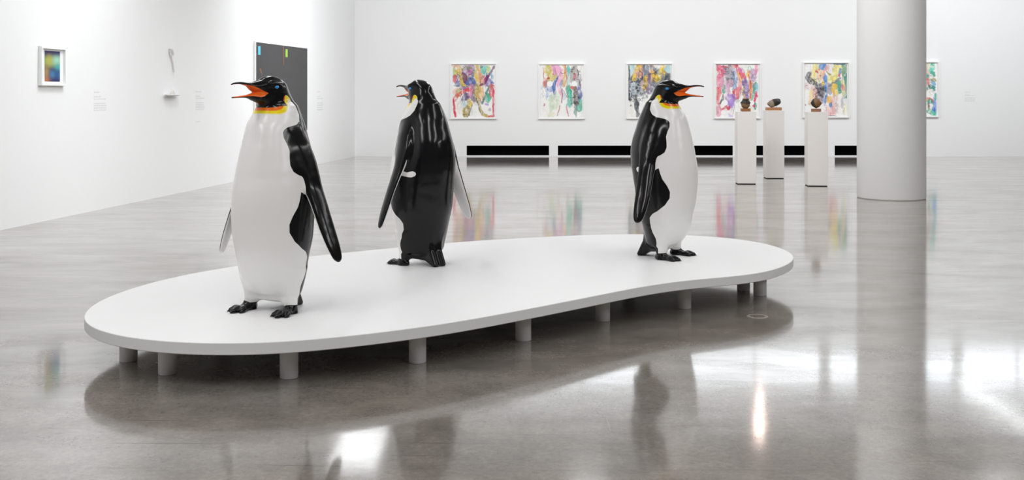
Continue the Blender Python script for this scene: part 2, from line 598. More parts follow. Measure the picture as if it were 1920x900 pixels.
def body_sdf(u, v, z):
    v = np.abs(v)
    T_ = d_torso(u, v, z)
    # beak
    for fs, u1, zz in ((ub, .231, 0), (lb, .226, 0)):
        d = ell(v, z - fs[0](u), np.maximum(fs[2](u), .003), np.maximum(fs[1](u), .003))
        d = np.maximum(np.maximum(d, -.05 - u), u - u1)
        T_ = smin(T_, d, .016)
    # brow ridge over the eye
    e = np.sqrt(((u + .030) / 1.8) ** 2 + (v - .066) ** 2 + (z - 1.347) ** 2) - .012
    T_ = smin(T_, e, .03)
    # legs
    t = np.clip((z - .02) / .22, 0, 1)
    r = .0355 + .055 * t ** 1.3
    d = np.sqrt((u + .063 + .02 * t) ** 2 + (v - .150 + .035 * t) ** 2) - r
    d = np.maximum(np.maximum(d, .012 - z), z - .24)
    T_ = smin(T_, d, .045)
    # tail
    d = poly_sd(u, z, TAIL) - .003
    w = .064 + .075 * sstep(-.23, -.06, u)
    d = smax(d, v - w, .02) + .0035 * np.cos(v * 95) * sstep(-.22, -.28, u)
    T_ = smin(T_, d, .04)
    # flipper
    k = .006 + .034 * sstep(.68, .86, z)
    return smin(T_, d_flip(u, v, z), k)


def axis(segs):
    out = [segs[0][0]]
    for a, b, h in segs:
        n = max(1, int(round((b - a) / h)))
        out += list(a + (b - a) * (np.arange(n) + 1) / n)
    return np.array(out)


AU = axis([(-.41, .06, .0055), (.06, .25, .0045)])
AV = axis([(0, .1, .004), (.1, .46, .006)])
AZ = axis([(-.006, .14, .005), (.14, 1.2, .008), (1.2, 1.405, .0031)])


def surface_net(sdf):
    half = np.empty((len(AU), len(AV), len(AZ)), np.float32)
    for i, u in enumerate(AU):
        V_, Z_ = np.meshgrid(AV, AZ, indexing='ij')
        half[i] = sdf(np.full(V_.shape, u), V_, Z_)
    Fv = np.concatenate([half[:, :0:-1], half], 1)
    vv = np.concatenate([-AV[:0:-1], AV])
    ins = Fv < 0
    nx, ny, nz = Fv.shape
    cells = np.zeros((nx - 1, ny - 1, nz - 1), np.int8)
    for a in (0, 1):
        for b_ in (0, 1):
            for c_ in (0, 1):
                cells += ins[a:nx - 1 + a, b_:ny - 1 + b_, c_:nz - 1 + c_]
    act = (cells > 0) & (cells < 8)
    idx = np.full(act.shape, -1, np.int64)
    I, J, K = np.nonzero(act)
    idx[I, J, K] = np.arange(len(I))
    acc = np.zeros((len(I), 3))
    cnt = np.zeros(len(I))
    G = (AU, vv, AZ)
    corners = [(a, b_, c_) for a in (0, 1) for b_ in (0, 1) for c_ in (0, 1)]
    for p in corners:
        for ax in range(3):
            if p[ax]:
                continue
            q = list(p)
            q[ax] = 1
            f0 = Fv[I + p[0], J + p[1], K + p[2]]
            f1 = Fv[I + q[0], J + q[1], K + q[2]]
            x = (f0 < 0) != (f1 < 0)
            t = np.where(x, f0 / np.where(x, f0 - f1, 1), 0)
            for d in range(3):
                base = (I, J, K)[d]
                c0 = G[d][base + p[d]]
                c1 = G[d][base + q[d]]
                acc[:, d] += np.where(x, c0 + (c1 - c0) * t, 0)
            cnt += x
    P_ = acc / cnt[:, None]
    faces = []
    for ax in range(3):
        sl0 = [slice(None)] * 3
        sl1 = [slice(None)] * 3
        sl0[ax] = slice(0, -1)
        sl1[ax] = slice(1, None)
        a_, b_ = ins[tuple(sl0)], ins[tuple(sl1)]
        E = np.nonzero(a_ != b_)
        o1, o2 = (ax + 1) % 3, (ax + 2) % 3
        keep = (E[o1] > 0) & (E[o2] > 0) & (E[o1] < Fv.shape[o1] - 1) & (E[o2] < Fv.shape[o2] - 1)
        E = [e[keep] for e in E]
        sgn = a_[tuple(E)]
        quad = []
        for (d1, d2) in ((-1, -1), (0, -1), (0, 0), (-1, 0)):
            c_ = [E[0].copy(), E[1].copy(), E[2].copy()]
            c_[o1] = c_[o1] + d1
            c_[o2] = c_[o2] + d2
            quad.append(idx[tuple(c_)])
        Q = np.stack(quad, 1)
        Q[~sgn] = Q[~sgn][:, ::-1]
        faces.append(Q)
    return P_, np.vstack(faces)


def project(P_, sdf, it=5, cap=.004):
    e = 8e-4
    for _ in range(it):
        u, v, z = P_.T
        f = sdf(u, v, z)
        g = np.stack([sdf(u + e, v, z) - sdf(u - e, v, z), sdf(u, v + e, z) - sdf(u, v - e, z), sdf(u, v, z + e) - sdf(u, v, z - e)], 1) / (2 * e)
        g2 = np.maximum((g * g).sum(1), .05)
        st = (f / g2)[:, None] * g
        l = np.linalg.norm(st, axis=1)[:, None]
        P_ = P_ - st * np.minimum(1, cap / np.maximum(l, 1e-9))
    return P_


# painted pattern: polygons in (angle from the belly, height)
KPHI = math.radians(1) * .2
BLACK = [(-2, 1.207), (24, 1.206), (49, 1.209), (64.5, 1.222), (78, 1.247), (87, 1.264), (96, 1.276), (105, 1.279), (113, 1.276), (118, 1.262), (116, 1.246), (112, 1.236), (110, 1.2), (107.5, 1.162), (98, 1.125), (86.5, 1.106),
         (72, 1.097), (64, 1.09), (58, 1.078), (55, 1.063), (56, 1.03), (61, .993), (64, .955), (63, .91), (63, .871), (67, .834), (74.6, .812), (84, .795), (92, .752), (103, .714), (110, .706), (115, .712), (121, .716), (125.5, .708), (127.5, .694),
         (125.5, .680), (120, .671), (114, .672), (108, .676), (100, .680), (90, .688), (79, .715), (77, .67), (74, .63), (66, .58), (60.5, .533), (60.5, .485), (69, .43), (83, .385), (96, .357), (104, .325), (104.5, .278), (98, .212), (88, .165), (82, .119), (84, .06), (86, -.2), (182, -.2), (182, 1.6), (-2, 1.6)]
COLLAR = [(-2, 1.212), (24, 1.212), (49, 1.214), (64.5, 1.226), (78, 1.250), (87, 1.267), (96, 1.279), (105, 1.281), (113, 1.277), (117, 1.262), (114, 1.249), (104, 1.252), (92, 1.238), (78, 1.210), (69, 1.180), (53, 1.168), (25, 1.170), (-2, 1.172)]
ORNG = [(-2, 1.214), (24, 1.214), (49, 1.216), (64.5, 1.228), (78, 1.254), (87, 1.270), (98, 1.284), (100, 1.276), (90, 1.257), (80, 1.240), (68, 1.214), (59, 1.197), (44, 1.188), (20, 1.188), (-2, 1.189)]
MOUTH = [(.000, 1.291), (.030, 1.309), (.053, 1.319), (.089, 1.333), (.133, 1.3405), (.185, 1.3445), (.205, 1.3425), (.215, 1.30), (.212, 1.266), (.19, 1.2665), (.133, 1.272), (.088, 1.274), (.060, 1.270), (.040, 1.267), (.018, 1.275)]
pk = lambda V: np.array([(a * KPHI, z) for a, z in V])


def paint_fields(P_):
    u, v, z = P_.T
    av = np.abs(v)
    phi = np.degrees(np.arctan2(av / np.maximum(fb(z), .02), (u - fc(z)) / np.maximum(fa(z), .02)))
    phi = np.where(z > 1.24, np.degrees(np.arctan2(av, u - fc(z))), phi)
    blk = -poly_sd(phi * KPHI, z, pk(BLACK))
    # everything forward and above the chin line is head
    blk = np.where((z > 1.215) & (u > fc(z) + .02), np.maximum(blk, z - 1.208), blk)
    # flipper: black outside, white inside with a black rim
    dT, dF = d_torso(u, av, z), d_flip(u, av, z)
    p, q = flip_local(u, av, z)
    rim = p / np.maximum(gh(z), .01)
    fl = q - .003 + np.clip(-rim - .85, 0, 1) * .08
    w = sstep(.004, .022, dT - dF) * sstep(.90, .80, z)
    blk = blk * (1 - w) + fl * w
    # legs: black at the rear and below the ankle
    wl = sstep(.125, .085, z) * (u > -.16)
    blk = blk * (1 - wl) + np.maximum(-.076 - u, .046 - z) * wl
    blk = np.where((u < -.19) & (z < .3), np.maximum(blk, .01), blk)
    yel = -poly_sd(phi * KPHI, z, pk(COLLAR))
    orn = -poly_sd(phi * KPHI, z, pk(ORNG))
    mou = -poly_sd(u, z, np.array(MOUTH))
    return blk, yel, orn, mou


def paint_material():
    m = material('penguin_lacquer', (0.8, 0.8, 0.8), 0.16, 0.5)
    nt, b, L = nodes_of(m)

    def att(name, soft):
        a = nt.nodes.new('ShaderNodeAttribute')
        a.attribute_name = name
        r = nt.nodes.new('ShaderNodeMapRange')
        r.inputs['From Min'].default_value = -soft
        r.inputs['From Max'].default_value = soft
        L.new(a.outputs['Fac'], r.inputs['Value'])
        return r.outputs['Result']

    def mix(fac, a, c):
        x = nt.nodes.new('ShaderNodeMix')
        x.data_type = 'RGBA'
        L.new(fac, x.inputs['Factor'])
        if isinstance(a, tuple):
            x.inputs['A'].default_value = (*a, 1)
        else:
            L.new(a, x.inputs['A'])
        x.inputs['B'].default_value = (*c, 1)
        return x.outputs['Result']
    kb = att('paint_black', .0009)
    col = mix(att('paint_yellow', .005), (0.87, 0.86, 0.845), srgb('#f2dc0a'))
    col = mix(att('paint_orange', .0022), col, srgb('#f0701a'))
    col = mix(kb, col, (0.006, 0.006, 0.007))
    col = mix(att('paint_mouth', .0009), col, srgb('#ef6a20'))
    L.new(col, b.inputs['Base Color'])
    r = nt.nodes.new('ShaderNodeMapRange')
    r.inputs['To Min'].default_value = 0.24
    r.inputs['To Max'].default_value = 0.15
    L.new(kb, r.inputs['Value'])
    L.new(r.outputs['Result'], b.inputs['Roughness'])
    sl = nt.nodes.new('ShaderNodeMapRange')
    sl.inputs['To Min'].default_value = 0.5
    sl.inputs['To Max'].default_value = 0.3
    L.new(kb, sl.inputs['Value'])
    L.new(sl.outputs['Result'], b.inputs['Specular IOR Level'])
    # hand-sanded waviness of the cast
    tcx = nt.nodes.new('ShaderNodeTexCoord')
    n = nt.nodes.new('ShaderNodeTexNoise')
    n.inputs['Scale'].default_value = 7
    n.inputs['Detail'].default_value = 2
    L.new(tcx.outputs['Object'], n.inputs['Vector'])
    bpn = nt.nodes.new('ShaderNodeBump')
    bpn.inputs['Strength'].default_value = 0.13
    bpn.inputs['Distance'].default_value = 0.02
    L.new(n.outputs['Fac'], bpn.inputs['Height'])
    L.new(bpn.outputs['Normal'], b.inputs['Normal'])
    return m


M_peng = paint_material()
M_foot = material('foot_black_gloss', (0.003, 0.003, 0.0035), 0.16, 0.35)
M_eye = material('eye_blue', srgb('#2f93d8'), 0.15)

verts0, quads = surface_net(body_sdf)
verts0 = project(verts0, body_sdf)
verts0[:, 2] = np.maximum(verts0[:, 2], .0012)
FIELDS = paint_fields(verts0)



def yaw_head(P_, deg):
    if not deg:
        return P_
    w = sstep(1.10, 1.26, P_[:, 2])
    ang = np.radians(deg) * w
    c0 = -.085
    u, v = P_[:, 0] - c0, P_[:, 1]
    return np.stack([c0 + u * np.cos(ang) - v * np.sin(ang), u * np.sin(ang) + v * np.cos(ang), P_[:, 2]], 1)


def body_mesh(deg):
    P_ = yaw_head(verts0, deg)
    me = bpy.data.meshes.new('body')
    me.vertices.add(len(P_))
    me.vertices.foreach_set('co', P_.astype(np.float32).ravel())
    nq = len(quads)
    me.loops.add(nq * 4)
    me.loops.foreach_set('vertex_index', quads.astype(np.int32).ravel())
    me.polygons.add(nq)
    me.polygons.foreach_set('loop_start', np.arange(0, nq * 4, 4, dtype=np.int32))
    me.update(calc_edges=True)
    me.validate()
    for name, d in zip(('paint_black', 'paint_yellow', 'paint_orange', 'paint_mouth'), FIELDS):
        a = me.attributes.new(name, 'FLOAT', 'POINT')
        a.data.foreach_set('value', d.astype(np.float32))
    return me


def foot_mesh():
    """three webbed toes with claws and an ankle; origin under the ankle, toes along +x"""
    def sdf(u, v, z):
        toes = None
        for a, ln, r0 in ((-19, .122, .0225), (0, .140, .0250), (19, .120, .0225)):
            ca, sa = math.cos(math.radians(a)), math.sin(math.radians(a))
            s = u * ca + v * sa
            w = -u * sa + v * ca
            t = np.clip(s / ln, 0, 1)
            hump = .030 + .006 * np.sin(t * math.pi * 3.2) - .012 * t + .022 * (1 - t) ** 2
            rr = r0 * (1 - .25 * t + .10 * np.sin(t * 9))
            d = np.sqrt((s - t * ln) ** 2 + w ** 2 + ((z - hump * .62) * (1.0)) ** 2) - rr
            # claw
            t2 = np.clip((s - ln) / .032, 0, 1)
            dc = np.sqrt((s - ln - t2 * .032) ** 2 + w ** 2 + (z - (.014 - .010 * t2)) ** 2) - (.0085 - .0065 * t2)
            d = smin(d, dc, .006)
            toes = d if toes is None else smin(toes, d, .009)
        # web
        rad = np.sqrt(u * u + v * v)
        an = np.degrees(np.arctan2(v, u))
        web = np.maximum(np.maximum(np.abs(z - .010) - .006, rad - .106 - .010 * np.cos(np.radians(an * 17))), (np.abs(an) - 19) * .002)
        d = smin(toes, web, .010)
        ank = np.sqrt((u * 1.0 - .0 + .1 * np.clip(z - .03, -1, 0)) ** 2 + v * v) - (.0365 + .006 * np.clip((.03 - z) / .03, 0, 1))
        ank = smax(ank, z - .052, .004)
        heel = np.sqrt(((u + .020) / 1.3) ** 2 + v * v + ((z - .018)) ** 2) - .026
        d = smin(smin(d, ank, .014), heel, .012)
        return smax(d, .0008 - z, .003)
    global AU, AV, AZ
    keep = AU, AV, AZ
    AU = axis([(-.07, .215, .0034)])
    AV = axis([(0, .095, .0034)])
    AZ = axis([(-.004, .062, .0032)])
    P_, Q = surface_net(sdf)
    P_ = project(P_, sdf, 4, .002)
    P_[:, 2] = np.maximum(P_[:, 2], .0008)
    AU, AV, AZ = keep
    me = bpy.data.meshes.new('foot')
    me.from_pydata(P_.tolist(), [], Q.tolist())
    return me


def eye_mesh():
    bm = bmesh.new()
    bmesh.ops.create_uvsphere(bm, u_segments=24, v_segments=14, radius=1)
    for v in bm.verts:
        v.co = Vector((v.co.x * .0155, v.co.y * .008, v.co.z * .0105))
    me = bpy.data.meshes.new('eye')
    bm.to_mesh(me)
    bm.free()
    return me


ME_foot, ME_eye = foot_mesh(), eye_mesh()
ME_foot.materials.append(M_foot)
ME_foot.polygons.foreach_set('use_smooth', [True] * len(ME_foot.polygons))
ME_eye.materials.append(M_eye)
ME_eye.polygons.foreach_set('use_smooth', [True] * len(ME_eye.polygons))


def surf_v(u, z):
    """half width of the head where the eye sits"""
    lo_, hi_ = 0.0, .2
    for _ in range(40):
        m_ = (lo_ + hi_) / 2
        if body_sdf(np.array([u]), np.array([m_]), np.array([z]))[0] < 0:
            lo_ = m_
        else:
            hi_ = m_
    return lo_


EU, EZ = -.047, 1.327
EV = surf_v(EU, EZ)


def penguin(loc, facing, label, yaw):
    root = empty('penguin_sculpture', (loc[0], loc[1], PZ), math.radians(facing))
    tag(root, label, 'sculpture', 'penguin sculptures on the platform')
    link_mesh('body', body_mesh(yaw), M_peng, root, True)
    for s in (1, -1):
        e = bpy.data.objects.new('eye', ME_eye)
        COL.objects.link(e)
        e.parent = root
        p = yaw_head(np.array([[EU, s * (EV - .002), EZ]]), yaw)[0]
        e.location = p
        e.rotation_euler = (0, 0, math.radians(yaw))
        e['label'] = 'bright blue eye'
    for s in (1, -1):
        f = bpy.data.objects.new('foot', ME_foot)
        COL.objects.link(f)
        f.parent = root
        f.location = (-.063, s * .150, 0.0005)
        f.rotation_euler = (0, 0, math.radians(4 * s))
    return root


penguin((-1.458, 6.265), -115, 'glossy penguin sculpture nearest the camera, white belly showing, beak open to the left', -10)
penguin((-0.746, 8.16), 133, 'glossy penguin sculpture turned away, showing its all-black back and tail', 0)
penguin((1.291, 8.375), -31, 'glossy penguin sculpture at the right end of the platform, open beak pointing right', 0)

# ------------------------------------------------------------------ paintings
class Canvas:
    def __init__(s, w, h, seed, base='#f3f2ef'):
        s.W, s.H = w, h
        s.rng = np.random.RandomState(seed)
        s.X, s.Y = np.meshgrid((np.arange(w) + .5) / w, (np.arange(h) + .5) / h)
        s.img = np.ones((h, w, 3)) * np.array(srgb(base))
        s.X0, s.Y0 = s.X, s.Y
        wx, wy = s.fbm(4, 5) - .5, s.fbm(4, 5) - .5
        vx, vy = s.fbm(13, 12) - .5, s.fbm(13, 12) - .5
        s.DX, s.DY = .10 * wx + .045 * vx, .10 * wy + .06 * vy

    def noise(s, fx, fy):
        nx, ny = int(fx) + 3, int(fy) + 3
        g = s.rng.rand(ny, nx)
        x, y = s.X * fx, s.Y * fy
        i, j = np.floor(x).astype(int), np.floor(y).astype(int)
        a, b = x - i, y - j
        a, b = a * a * (3 - 2 * a), b * b * (3 - 2 * b)
        return (g[j, i] * (1 - a) + g[j, i + 1] * a) * (1 - b) + (g[j + 1, i] * (1 - a) + g[j + 1, i + 1] * a) * b

    def fbm(s, fx, fy):
        return (s.noise(fx, fy) + .5 * s.noise(fx * 2, fy * 2) + .25 * s.noise(fx * 4, fy * 4)) / 1.75

    def put(s, m, col, a):
        m = (np.clip(m, 0, 1) * a)[..., None]
        s.img = s.img * (1 - m) + np.array(srgb(col)) * m

    def blob(s, x, y, rx, ry, ang, col, a=.9, wob=.55, soft=.25):
        c, k = math.cos(math.radians(ang)), math.sin(math.radians(ang))
        asp = s.H / s.W
        dx, dy = s.X + s.DX - x, (s.Y + s.DY - y) * asp
        p, q = dx * c + dy * k, -dx * k + dy * c
        d = np.sqrt((p / rx) ** 2 + (q / (ry * asp)) ** 2) + wob * (s.fbm(9, 11) - .5) * 1.6
        s.put((1 - d) / soft + .5, col, a * (.72 + .4 * s.noise(18, 8)))

    def stroke(s, pts, w, col, a=.9, wob=.6):
        asp = s.H / s.W
        d = np.full(s.X.shape, 9.)
        for (x0, y0), (x1, y1) in zip(pts, pts[1:]):
            ex, ey = x1 - x0, (y1 - y0) * asp
            wx, wy = s.X + .5 * s.DX - x0, (s.Y + .5 * s.DY - y0) * asp
            t = np.clip((wx * ex + wy * ey) / (ex * ex + ey * ey + 1e-9), 0, 1)
            d = np.minimum(d, np.hypot(wx - ex * t, wy - ey * t))
        d = d / w + wob * (s.fbm(10, 12) - .5)
        s.put((1 - d) / .3 + .4, col, a * (.75 + .35 * s.noise(20, 12)))

    def scribble(s, x, y, rx, ry, col, a=.6, f=(7, 9), th=.05, n=2):
        m = np.clip((1 - np.sqrt(((s.X - x) / rx) ** 2 + ((s.Y - y) / ry) ** 2)) * 3, 0, 1)
        for _ in range(n):
            w = s.fbm(*f)
            s.put(np.clip(1 - np.abs(w - .5) / th, 0, 1) * m, col, a)

    def disc(s, x, y, r):
        asp = s.H / s.W
        d = np.hypot(s.X - x, (s.Y - y) * asp) / r
        s.put((1 - d) / .15 + .5, '#fbfbfa', 1)


def zc(x0, y0, x1, y1):
    """crop coordinates of the enlarged photo to 0..1 of the sheet"""
    fx = lambda x: (x - x0) / (x1 - x0)
    fy = lambda y: (y - y0) / (y1 - y0)
    return fx, fy, lambda r: r / (x1 - x0), lambda r: r / (y1 - y0)


def run(cv, frame, ops):
    fx, fy, sx, sy = zc(*frame)
    for o in ops:
        k = o[0]
        if k == 'b':
            _, x, y, rx, ry, ang, col, *a = o
            cv.blob(fx(x), fy(y), sx(rx), sy(ry), ang, col, *a)
        elif k == 's':
            _, pts, w, col, *a = o
            cv.stroke([(fx(x), fy(y)) for x, y in pts], sx(w), col, *a)
        elif k == 'n':
            _, x, y, rx, ry, col, *a = o
            cv.scribble(fx(x), fy(y), sx(rx), sy(ry), col, *a)
        elif k == 'd':
            cv.disc(fx(o[1]), fy(o[2]), sx(o[3]))
    sat = np.clip((cv.img.max(2) - cv.img.min(2)) * 4 + (cv.img.max(2) < .45), 0, 1)
    # dry-brush streaks, lighter flecks and loose ink lines, only where there is pigment
    cv.img = cv.img * (1 - .30 * (sat * np.clip(cv.fbm(26, 9) * 2.2 - .9, 0, 1))[..., None])
    fleck = sat * np.clip(cv.fbm(22, 14) * 4 - 2.35, 0, 1) * .75
    cv.img = cv.img * (1 - fleck[..., None]) + .86 * fleck[..., None]
    for f in ((9, 8), (15, 11)):
        line = np.clip(1 - np.abs(cv.fbm(*f) - .5) / .022, 0, 1) * sat * .42 * cv.noise(5, 5)
        cv.img = cv.img * (1 - line[..., None]) + np.array((.03, .025, .04)) * line[..., None]
    for o in ops:
        if o[0] == 'd':
            cv.disc(fx(o[1]), fy(o[2]), sx(o[3]))
    cv.img *= (.94 + .12 * cv.noise(50, 60))[..., None]
    cv.img = np.clip(cv.img, 0, .92)
    return cv


FR = (72, 88, 645, 805)
ART1 = [('b', 140, 140, 70, 55, 0, '#f8c0a0'), ('b', 120, 210, 50, 60, 0, '#a8c870', .8), ('b', 170, 190, 60, 90, 10, '#ecd070'), ('b', 110, 290, 50, 55, 0, '#d83a50'), ('b', 150, 270, 35, 60, 0, '#7a4a80', .8),
        ('b', 160, 340, 70, 40, 0, '#6a78b8', .8), ('b', 270, 200, 85, 130, 0, '#c8a8c8'), ('b', 240, 300, 70, 90, 0, '#d8b848'), ('b', 300, 170, 40, 60, 0, '#d070b0', .8), ('b', 270, 130, 60, 30, 0, '#a8a890', .9),
        ('b', 240, 260, 30, 70, -20, '#703070', .9), ('b', 330, 330, 60, 80, 0, '#5878c8'), ('b', 350, 230, 18, 110, 0, '#8890a8', .9), ('b', 400, 210, 45, 130, -8, '#e8c860'), ('b', 455, 260, 40, 130, -10, '#f0b090'),
        ('b', 510, 150, 70, 55, 0, '#70d0c0', .9), ('b', 460, 120, 25, 25, 0, '#708088', .8), ('b', 550, 150, 20, 60, 0, '#e8dc70', .8), ('b', 505, 260, 25, 50, 0, '#d03060'), ('b', 540, 245, 25, 40, 0, '#6850a0'),
        ('b', 560, 330, 60, 50, -40, '#a888c8', .9), ('s', [(632, 100), (580, 210), (520, 320), (440, 370)], 15, '#803070'), ('b', 610, 260, 25, 90, 0, '#90c8e0', .8), ('b', 600, 340, 35, 25, 0, '#7080c8', .8),
        ('s', [(90, 375), (200, 380), (300, 388), (440, 375)], 7, '#405868', .8), ('b', 120, 430, 45, 45, 0, '#f0b8b0', .8), ('b', 165, 430, 35, 40, 0, '#c8c070', .8), ('b', 240, 420, 50, 30, 0, '#8868a0', .9), ('b', 320, 450, 55, 90, 0, '#e090b0', .9),
        ('s', [(85, 570), (140, 500), (230, 450), (300, 420)], 28, '#e85058'), ('b', 160, 500, 40, 25, -30, '#f08850', .8), ('b', 250, 530, 55, 60, 0, '#705888'), ('b', 215, 590, 25, 30, 0, '#8878b0', .8), ('b', 370, 500, 30, 110, 5, '#9888a0', .9),
        ('b', 430, 470, 60, 110, 0, '#e0c060'), ('b', 480, 500, 35, 100, 10, '#f0c090', .9), ('s', [(570, 390), (520, 500), (480, 610)], 14, '#408080'), ('b', 560, 550, 45, 70, 0, '#20b090'), ('b', 600, 400, 35, 30, 0, '#e8c878', .8),
        ('b', 615, 460, 35, 90, 0, '#e05868'), ('s', [(625, 390), (632, 600), (630, 795), (520, 797)], 13, '#e0405a'), ('s', [(88, 560), (92, 700), (110, 800)], 17, '#dc3c58'), ('b', 540, 620, 40, 25, 0, '#b898d8', .8),
        ('b', 230, 640, 30, 50, 0, '#b8dce0', .8), ('b', 305, 620, 30, 60, 10, '#e8c848'), ('b', 265, 730, 50, 85, 12, '#b8a048'), ('s', [(400, 560), (440, 690), (480, 770), (530, 790)], 24, '#c0a848'), ('s', [(400, 540), (430, 690), (460, 760)], 8, '#505868', .8),
        ('b', 360, 700, 45, 110, 0, '#eeeeec', .9), ('s', [(330, 640), (300, 790)], 6, '#585850', .8), ('b', 160, 680, 50, 80, 0, '#f0e4e0', .6), ('b', 580, 700, 20, 25, 0, '#9890b8', .6),
        ('n', 260, 250, 160, 200, '#504860', .6), ('n', 430, 480, 130, 180, '#605030', .55), ('n', 540, 300, 120, 160, '#503070', .5), ('n', 230, 560, 130, 120, '#403060', .5), ('n', 270, 730, 80, 100, '#505030', .5)]
ART2 = [('b', 165, 150, 50, 65, 0, '#d8c848'), ('b', 215, 230, 80, 90, 20, '#e0d080', .9), ('s', [(105, 110), (112, 220), (118, 320)], 5, '#e07060', .8), ('b', 130, 320, 32, 75, 0, '#f08858'), ('b', 165, 265, 25, 20, 0, '#c83848', .9), ('b', 245, 225, 16, 16, 0, '#c04048', .8),
        ('b', 290, 150, 70, 70, 0, '#f0a8d0'), ('b', 330, 240, 35, 130, 0, '#f4b8d4', .9), ('b', 335, 380, 30, 90, 0, '#f0b0cc', .8), ('b', 290, 320, 16, 90, 8, '#4860b0'), ('b', 262, 420, 26, 130, 6, '#6078c0', .9), ('b', 195, 415, 50, 30, 0, '#90a8d8', .8), ('b', 150, 480, 20, 80, 0, '#b8d0ec', .8),
        ('b', 400, 150, 30, 60, 0, '#f4c890', .9), ('b', 400, 270, 28, 110, 0, '#f0b860'), ('s', [(410, 100), (425, 250), (440, 400)], 10, '#f09878', .8), ('b', 365, 330, 16, 70, 0, '#88a0d8', .9), ('s', [(370, 410), (355, 520), (360, 600)], 9, '#b04868', .8), ('s', [(385, 440), (430, 540)], 7, '#d08070', .8), ('b', 380, 500, 22, 70, 0, '#c8dcec', .8),
        ('b', 448, 150, 25, 75, 0, '#58c8c0'), ('b', 450, 290, 22, 110, 0, '#b0dce0', .8), ('b', 455, 480, 38, 120, 0, '#20b898'), ('b', 450, 600, 35, 60, 0, '#50c8b0', .8), ('b', 530, 220, 65, 140, 0, '#b8b4b0', .9), ('b', 540, 240, 20, 45, 0, '#c86878', .8), ('b', 610, 320, 30, 90, 0, '#a0a0b0', .8), ('s', [(575, 150), (600, 280), (625, 400)], 8, '#604868', .8),
        ('b', 520, 405, 50, 25, 0, '#e85040'), ('b', 600, 480, 35, 100, 10, '#4868b8'), ('b', 600, 620, 45, 95, 0, '#38c0a0', .9), ('b', 540, 520, 45, 150, 0, '#888080', .9), ('b', 540, 710, 22, 70, 0, '#60988c', .8), ('b', 265, 580, 70, 120, 0, '#e0e8d0', .8), ('b', 215, 640, 35, 130, 0, '#d0e0c8', .7), ('b', 215, 770, 60, 40, 0, '#ece8d0', .7),
        ('s', [(330, 640), (300, 780)], 8, '#c87080', .8), ('s', [(420, 650), (450, 780)], 9, '#c86878', .8), ('b', 115, 640, 14, 22, 0, '#b04868', .8), ('b', 588, 705, 14, 10, 0, '#d05060', .8), ('s', [(628, 100), (615, 200)], 3, '#d8c0c0', .7), ('n', 540, 230, 90, 160, '#383838', .8), ('n', 540, 550, 80, 180, '#303030', .75), ('n', 160, 420, 110, 160, '#6080c0', .35), ('n', 330, 200, 80, 60, '#c04080', .5), ('s', [(335, 180), (370, 200), (405, 195)], 5, '#703860', .8),
        ('d', 200, 348, 38), ('d', 530, 345, 36)]
F3 = (62, 90, 628, 800)
ART3 = [('b', 345, 330, 320, 170, 0, '#707880', .95), ('b', 180, 420, 130, 170, 0, '#586068'), ('b', 110, 140, 60, 70, 0, '#b8dce0'), ('s', [(66, 95), (66, 400), (66, 560)], 12, '#282c34'), ('b', 140, 250, 30, 60, 0, '#f0cc50'), ('b', 210, 190, 60, 100, 25, '#f4b8a0'), ('b', 195, 130, 60, 30, -30, '#f0c860', .9),
        ('b', 290, 170, 40, 90, 0, '#8890a0'), ('b', 365, 130, 35, 40, 0, '#888c94'), ('b', 285, 330, 35, 110, 10, '#f0c850'), ('b', 240, 340, 30, 40, 0, '#d8c0c8', .9), ('b', 375, 220, 40, 90, 0, '#f0b868'), ('b', 420, 260, 25, 70, -20, '#f4cc50'), ('b', 335, 300, 22, 120, 0, '#90709c', .9), ('b', 440, 190, 25, 40, 0, '#606878', .9),
        ('b', 490, 220, 40, 100, 15, '#ecd878'), ('b', 535, 170, 25, 80, 0, '#f4cc48'), ('b', 510, 240, 14, 50, 0, '#8c8ca0', .9), ('b', 590, 150, 45, 60, 0, '#b8e0e4'), ('b', 600, 250, 45, 60, 30, '#505860', .9), ('b', 120, 350, 40, 60, 0, '#384048'), ('b', 130, 440, 35, 110, 0, '#b8c8d4', .8), ('b', 85, 480, 25, 110, 0, '#383c44', .95),
        ('b', 350, 430, 60, 60, 0, '#a890b0', .8), ('b', 440, 420, 100, 80, 0, '#78808c', .8), ('b', 260, 600, 90, 80, 0, '#f0f0f0', .95), ('b', 180, 640, 30, 110, -10, '#505860', .9), ('b', 110, 690, 40, 110, 0, '#eeece8', .95), ('b', 92, 645, 12, 20, 0, '#303030', .8), ('b', 420, 620, 120, 160, 0, '#eef0f0', .9), ('b', 190, 760, 30, 40, 0, '#787c84', .9),
        ('n', 180, 430, 150, 200, '#20242c', .8), ('n', 330, 240, 200, 160, '#404050', .65), ('n', 150, 420, 130, 170, '#dfe8ee', .6), ('n', 480, 240, 120, 140, '#40444c', .6), ('n', 360, 420, 160, 120, '#e8e4ec', .5)]
